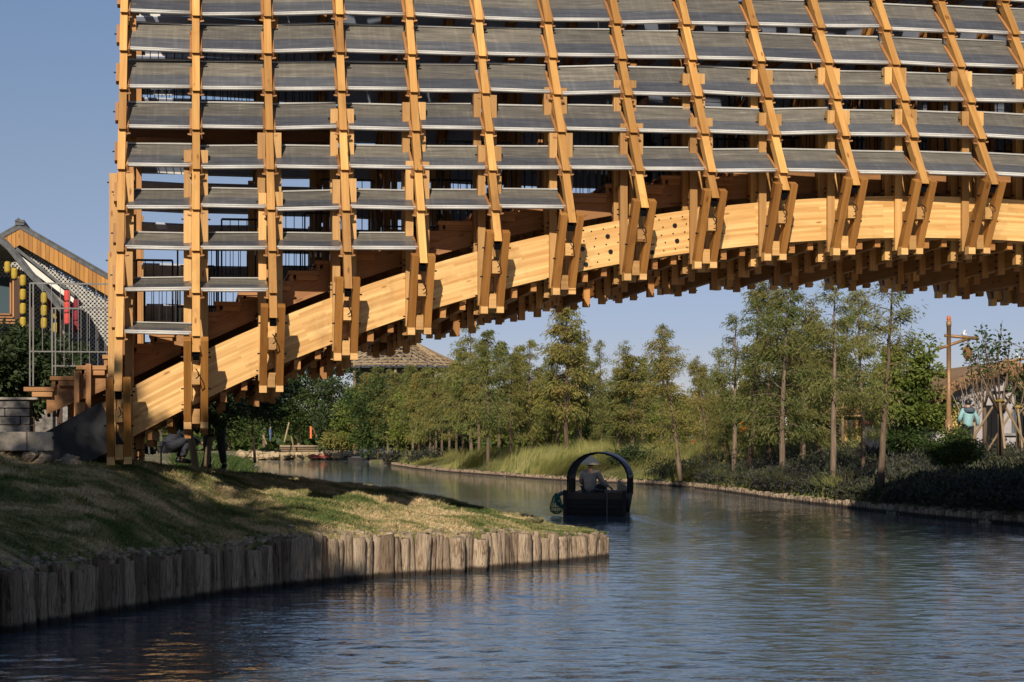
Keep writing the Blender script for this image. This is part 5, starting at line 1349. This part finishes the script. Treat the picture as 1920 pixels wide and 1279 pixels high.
def lamp(px,pbase,ptop,d,label,flip=1,first=True):
    r=facing('street_lamp',px,pbase,d,label=label,cat='street lamp'); r['group']='bamboo-look street lamps'
    h=(pbase-ptop)*d/F; u=d/F
    mb=MB(); mb.tube([(0,0,-.3),(0,0,h*.12),(0,0,h*.121),(0,0,h*.95),(0,0,h*.951),(0,0,h)],[.11,.11,.07,.062,.075,.07],12); mb.build('pole',M['bronze'],r,True)
    mb=MB(); a=h-27*u+0; 
    mb.tube([(-8*u,0,a),(55*u*flip,0,a-6*u)],[.045,.05],8); mb.tube([(-19*u,0,a-25*u),(34*u*flip,0,a-7*u)],[.04,.045],8); mb.tube([(38*u*flip,0,a-8*u),(54*u*flip,0,a-1*u)],.03,6); mb.build('arm',M['bronze'],r,True)
    mb=MB(); c=(35*u*flip,0,a-8*u); mb.tube([c,(c[0],0,c[2]-9*u)],.012,5)
    c=(c[0],0,c[2]-24*u); R0=8*u; H=13*u
    for k in range(14):
        b0=2*math.pi*k/14
        mb.tube([(c[0]+R0*math.sin(t)*math.cos(b0+t*.8),R0*math.sin(t)*math.sin(b0+t*.8),c[2]-H*math.cos(t)*1.0) for t in [.25+2.6*i/7 for i in range(8)]],.012,4)
        mb.tube([(c[0]+R0*math.sin(t)*math.cos(b0-t*.8),R0*math.sin(t)*math.sin(b0-t*.8),c[2]-H*math.cos(t)) for t in [.25+2.6*i/7 for i in range(8)]],.012,4)
    mb.lathe(c,[(.0,-H),(R0*.3,-H*.97),(R0*.6,-H*.75),(R0*.88,0),(R0*.6,H*.75),(R0*.3,H*.97),(0,H)],12,1)
    mb.build('woven_lantern',[M['bronze'],M['thatch']],r)
    mb=MB(); mb.lathe((0,0,h),[(.05,0),(.07,.07),(.05,.14),(0,.16)],8); mb.build('finial',M['finial'],r)
    mb=MB(); mb.box(25*u*flip,32*u*flip,-.08,.08,a+1*u,a+3*u) if flip>0 else mb.box(32*u*flip,25*u*flip,-.08,.08,a+1*u,a+3*u)
    mb.tube([(28*u*flip,0,a+3*u),(29*u*flip,0,a+8*u),(31*u*flip,0,a+9*u)],.03,5); mb.build('signal_box',M['white'],r)
lamp(1779,812,602,47,'tall bronze lamp post with a hanging woven lantern in front of the thatched house')
lamp(1936,815,645,56,'farther bronze lamp post whose lantern arm reaches in at the right edge',flip=-1)
# pruned trees with stakes
def pruned(px,base,d,label,stems,seed,bark='barkpale',stakes=True,tuft=14,h0=.9):
    g=random.Random(seed); gn=np.random.default_rng(seed); r=facing('pruned_tree',px,base,d,label=label,cat='tree'); mb=MB(); P=[];Dv=[]; u=d/F
    zf=h0; mb.tube([(0,0,-.3),(.02,0,zf*.5),(0,0,zf)],[.08,.07,.06],8)
    for (tx,ty) in stems:
        X=(tx-px)*u; Z=(base-ty)*u; m_=Vector((X*.55,g.uniform(-.3,.3),zf+(Z-zf)*.35)); e=Vector((X,g.uniform(-.5,.5),Z))
        pts=[Vector((0,0,zf)),m_,m_.lerp(e,.5)+Vector((g.gauss(0,.05),0,0)),e]; mb.tube(pts,[.026,.02,.014,.006],6)
        for t in (.35,.6,.8,.97):
            c=pts[1].lerp(pts[3],t)
            if g.random()<.6: mb.tube([c,c+Vector((g.gauss(0,.2),g.gauss(0,.2),g.uniform(.1,.35)))],[.012,.005],4)
            for k in range(int(tuft*(.6+.8*t))): v=Vector((g.gauss(0,1),g.gauss(0,1),g.gauss(0,.8))); P.append(c+v*.07); Dv.append(v)
    mb.build('trunk',M[bark],r,True)
    if P and tuft: leaf_mesh('leaves',np.array([tuple(x) for x in P]),np.array([tuple(x) for x in Dv]),.13,.075,M['broad'],r,seed)
    if stakes:
        for a in (.4,2.5,4.6): mb=MB(); mb.tube([(math.cos(a)*1.0,math.sin(a)*.7,-.1),(0.05*math.cos(a),0,1.35)],.035,6); mb.build('stake',M['bamboo'],r)
        mb=MB(); mb.tube([(.13*math.cos(i*.7),.13*math.sin(i*.7),1.28) for i in range(10)],.03,5); mb.build('tie',M['shutter'],r)
pruned(1874,835,46,'hard-pruned tree with many upright leafy stems held by three wooden stakes',[(1822,640),(1838,620),(1850,612),(1858,640),(1868,618),(1880,650),(1892,632),(1900,640),(1912,650),(1840,690),(1905,690)],1,'bark',True,9)
pruned(1826,826,53,'bare pale multi-stemmed tree behind the man in the pale blue jacket',[(1786,725),(1797,708),(1808,700),(1818,712),(1832,715),(1840,705),(1846,725)],2,'barkpale',False,0,.6)
pruned(1908,840,50,'small bare pruned tree at the right edge in front of the dark window',[(1895,740),(1905,715),(1918,705),(1925,730),(1935,700)],3,'barkpale',True,5,1.0)
pruned(1846,830,55,'leafy young tree rising behind the lantern of the nearer lamp',[(1808,668),(1815,650),(1826,660),(1835,640),(1846,655),(1860,640),(1872,660)],4,'bark',False,9,1.2)
# small timber stalls and red-roofed building in the background
def stall(px,base,d,w,h,label,roofmat,postmat,rh=.35):
    r=facing('market_stall',px,base,d,label=label,cat='stall'); u=d/F; W_=w*u; H=h*u
    mb=MB(); mb.hexa([(-W_/2-.2,-.3,H),(-W_/2-.2,2.6,H),(-W_/2-.2,2.6,H+.1),(-W_/2-.2,-.3,H+.1),(W_/2+.2,-.3,H),(W_/2+.2,2.6,H),(W_/2+.2,2.6,H+.1),(W_/2+.2,-.3,H+.1)])
    mb.prism([(-W_/2-.2,-.35,H+.1),(W_/2+.2,-.35,H+.1),(W_/2+.1,-.1,H+.1+rh),(-W_/2-.1,-.1,H+.1+rh)],(0,2.5,0)); mb.build('roof',roofmat,r)
    for x in (-W_/2,0,W_/2): mb=MB(); mb.box(x-.06,x+.06,0,.12,-.3,H); mb.build('post',postmat,r)
    mb=MB(); mb.box(-W_/2,W_/2,2.2,2.3,-.3,H*.75); mb.build('back_panel',M['greywall'],r); mb=MB(); mb.box(-W_/2+.1,W_/2-.1,.0,.5,0,.7); mb.build('counter',M['boatbrown'],r)
stall(1586,815,72,42,34,'small timber stall with a flat thatched roof behind the dark trunks',M['thatch'],M['rib'])
stall(1685,822,68,70,26,'low open shelter with a red roof edge left of the thatched house',M['redroof'] if 'redroof' in M else M['ldk'],M['rib'],.1)
stall(1505,815,85,40,28,'small pale-posted stall half hidden by cypress trunks',M['thatch'],M['white'])
for i,(px,b,t_,d,c,lab) in enumerate(((1580,818,745,70,'bamboo','tall bamboo pole standing beside the timber stall'),(1563,818,770,72,'white','white post left of the timber stall'),(1474,820,782,80,'white','white post in the clearing between cypress trunks'),(1490,820,775,80,'bamboo','thin bamboo post right of the white post in the clearing'))):
    p=at(px,b,d); mb=MB(); mb.tube([(0,0,-.3),(0,0,(b-t_)*d/F)],[.07,.06],8); o=mb.build('post',M[c],None,True,None); o.location=p; o.name='marker_post'; tag(o,lab,'post')
# ---- far end of the canal: digging site
def logs(name,x0,d,rows,cols,L,rad,mat,label,group,z0):
    for r_ in range(rows):
        for c in range(cols-r_//2):
            p=at(x0,0,d); mb=MB(); mb.tube([(0,0,0),(L*random.uniform(.95,1.05),0,0)],[rad*random.uniform(.9,1.1),rad*.85],8)
            o=mb.build(name,mat,None,True); o.location=(p.x+random.uniform(-.15,.15),p.y+c*rad*2.1+(r_%2)*rad,z0+rad+r_*rad*1.85); o.rotation_euler=(0,0,-PHI+random.gauss(0,.01)); tag(o,label,name.replace('_',' '),group)
M['redpipe']=simple('red_pipe',(.34,.07,.06),.6,0,.2,3,.1)
p=at(560,0,182); zz=CZ-(839-HY)*182/F
mb=MB(); 
g=random.Random(8)
hm=[]
# low earth mound of the far bank
for i in range(260):
    c=at(g.uniform(450,655),0,g.uniform(186,198)); rock(mb,(c.x,c.y,.2+g.random()*.5+.02*(c.y-186)),g.uniform(.25,.8),0,g)
o=mb.build('earth_mound',M['soil2'] if 'soil2' in M else M['sand']) if 'sand' in M else mb.build('earth_mound',simple('dry_sandy_earth',(.40,.30,.18),.95,0,.25,1.2,.6)); tag(o,'bare sandy earth mound of the digging site on the far bank','earth mound')
logs('stacked_log',527,183.5,3,3,4.1,.14,M['barkpale'],'long felled log lying in the neat stack on the far bank','logs stacked on the far bank',.95)
logs('red_pipe',585,185,2,3,2.0,.09,M['redpipe'],'red pipe in the low pile at the water edge of the far bank','red pipes piled on the far bank',.25)
for (a,b_,d,lab) in (((533,829),(542,792),181,'leaning pole tripod leg left of the log stack'),((553,850),(546,818),181,'short pole leaning in front of the log stack'),((604,838),(585,800),183,'long pale pole leaning at the right end of the log stack'),((500,833),(489,808),180,'short thin pole leaning at the left of the far digging site')):
    A=at(a[0],a[1],d);B=at(b_[0],b_[1],d); mb=MB(); mb.tube([A,B],.09,6); o=mb.build('leaning_pole',M['bamboo']); tag(o,lab,'pole')
p=at(583,822,182); mb=MB(); mb.tube([p,p+Vector((0,0,1.4))],[.13,.13],8); o=mb.build('orange_post',M['orangev']); tag(o,'orange wrapped post standing behind the log stack','post')
# sampan
p=at(668,861,172); r=empty('small_boat',(p.x,p.y,0),-PHI,label='small dark flat boat moored at the far bank right of the red pipes',cat='boat')
mb=MB(); mb.hexa([(-.75,-.35,-.05),(-.75,.35,-.05),(-.95,.42,.42),(-.95,-.42,.42),(.7,-.3,-.05),(.7,.3,-.05),(.95,.38,.45),(.95,-.38,.45)]); mb.build('hull',M['boatblack'],r)
mb=MB(); mb.box(-.5,.5,-.3,.3,.44,.5); mb.build('thwart',M['boatgrey'],r)
# concrete pad and green verge at the canal head
mb=MB(); c=[P2(420,d=112),P2(484,d=118),P2(480,d=126),P2(400,d=130)]
mb.prism([(x,y,.02) for x,y in c],(0,0,.22)); o=mb.build('landing_slab',M['stone']); tag(o,'pale concrete landing slab edging the water under the bridge','slab')
x=rng.random(9000); g=np.random.default_rng(12); px_=g.uniform(330,470,9000); d_=g.uniform(60,125,9000)
xc=(px_-PPX)/F*d_; X_=xc*CS+d_*SN; Y_=-xc*SN+d_*CS; Z_=land(X_[None],Y_[None])[0]; k=Z_>.1
v,f,u_=blades(np.stack([X_[k],Y_[k],Z_[k]],1),np.full(k.sum(),.4),.05,1,13); o=np_mesh('verge_grass',v,f,u_,M['broad']); tag(o,'green weedy grass at the head of the canal under the bridge','grass',kind='stuff')
mb=MB(); g=random.Random(9)
for i in range(420):
    c=at(g.uniform(262,345),0,g.uniform(34,44)); rock(mb,(c.x,c.y,GZ_at(c.x,c.y)+.05+g.random()*.25),g.uniform(.05,.14),0,g)
o=mb.build('rubble_heap',M['stone']); tag(o,'heap of pale broken rubble behind the bridge foot','rubble',kind='stuff')
for (a,b_,d,lab) in (((280,842),(277,810),33,'grey pole standing left among the rubble'),((312,850),(300,808),34,'leaning grey pole by the squatting person'),((302,874),(302,838),29,'short black garden stake with a cross bar in the lawn')):
    A=at(a[0],a[1],d);B=at(b_[0],b_[1],d); mb=MB(); mb.tube([A+Vector((0,0,-.1)),B],.018,6)
    if d==29: mb.tube([B+Vector((-.06,0,0)),B+Vector((.04,0,0))],.014,5)
    o=mb.build('garden_stake',M['black'] if d==29 else M['galv']); tag(o,lab,'stake')
# ---- bamboo dome
def dome():
    d=205; p=at(740,690,d); r=empty('bamboo_pavilion',(p.x,p.y,.8),label='large conical bamboo pole roof rising behind the grove',cat='pavilion')
    R0=9.6; ze=p.z-.8; za=ze+4.6; mb=MB(); n=44
    for k in range(n):
        a=2*math.pi*k/n
        pts=[]
        for i in range(9):
            t=i/8; rr=R0*(1-t)+.2; z=ze+(za-ze)*(t**1.15); aa=a+t*.55; pts.append((rr*math.cos(aa),rr*math.sin(aa),z))
        mb.tube(pts,.085,5)
        pts=[((R0*(1-i/8)+.2)*math.cos(a-i/8*.55),(R0*(1-i/8)+.2)*math.sin(a-i/8*.55),ze+(za-ze)*((i/8)**1.15)-.12) for i in range(9)]; mb.tube(pts,.07,5)
    for i in range(9):
        t=i/9; rr=R0*(1-t); mb.tube([(rr*math.cos(j*.2618),rr*math.sin(j*.2618),ze+(za-ze)*t**1.15+.05) for j in range(25)],.1,5)
    mb.build('pole_roof',M['bamboo'],r)
    mb=MB(); mb.lathe((0,0,0),[(R0*(1-t)*.97,ze-.35+(za-ze)*t**1.15) for t in [i/8 for i in range(9)]],40); mb.build('roof_lining',M['greywall'],r)
    for k in range(10): a=2*math.pi*k/10+.2; mb=MB(); mb.tube([(R0*.85*math.cos(a),R0*.85*math.sin(a),-.5),(R0*.9*math.cos(a),R0*.9*math.sin(a),ze+.1)],.18,8); mb.build('column',M['bamboo'],r)
    mb=MB(); mb.lathe((0,0,0),[(R0*.55,-.5),(R0*.55,ze+.5)],24); mb.build('core_wall',M['boatgrey'],r)
dome()
# ---- distant town blocks
M['block']=simple('pale_tower',(.52,.50,.49),.9,0,.08,.3,0)
for i,(px,w_,top,dd,lab) in enumerate(((1340,14,728,560,'small distant apartment block, left of the pale group on the horizon'),(1354,24,714,560,'tallest pale distant apartment block on the horizon between cypress trunks'),(1382,20,722,590,'distant pale apartment block right of the tallest one'),(1402,16,733,590,'low distant block at the right end of the pale group'))):
    p=at(px,842,dd); u=dd/F; r=empty('apartment_block',(p.x,p.y,.5),-PHI,label=lab,cat='building'); W_=w_*u; H=(832-top)*u+1.4
    mb=MB(); mb.box(-W_/2,W_/2,0,12,0,H); mb.box(-W_/4,W_/4,1,5,H,H+1.6); mb.build('walls',M['block'],r)
    for f_ in range(int(H/3)):
        mb=MB()
        for c in range(int(W_/1.4)): mb.box(-W_/2+.35+c*1.4,-W_/2+1.1+c*1.4,-.05,-.004,f_*3+1,f_*3+2.3)
        mb.build('window_row',M['glass'],r)
# drop unused prototypes
for pr in (*FARS,*MIDS,*THIN):
    if id(pr) not in used:
        for c in list(pr.children): D.objects.remove(c)
        D.objects.remove(pr)
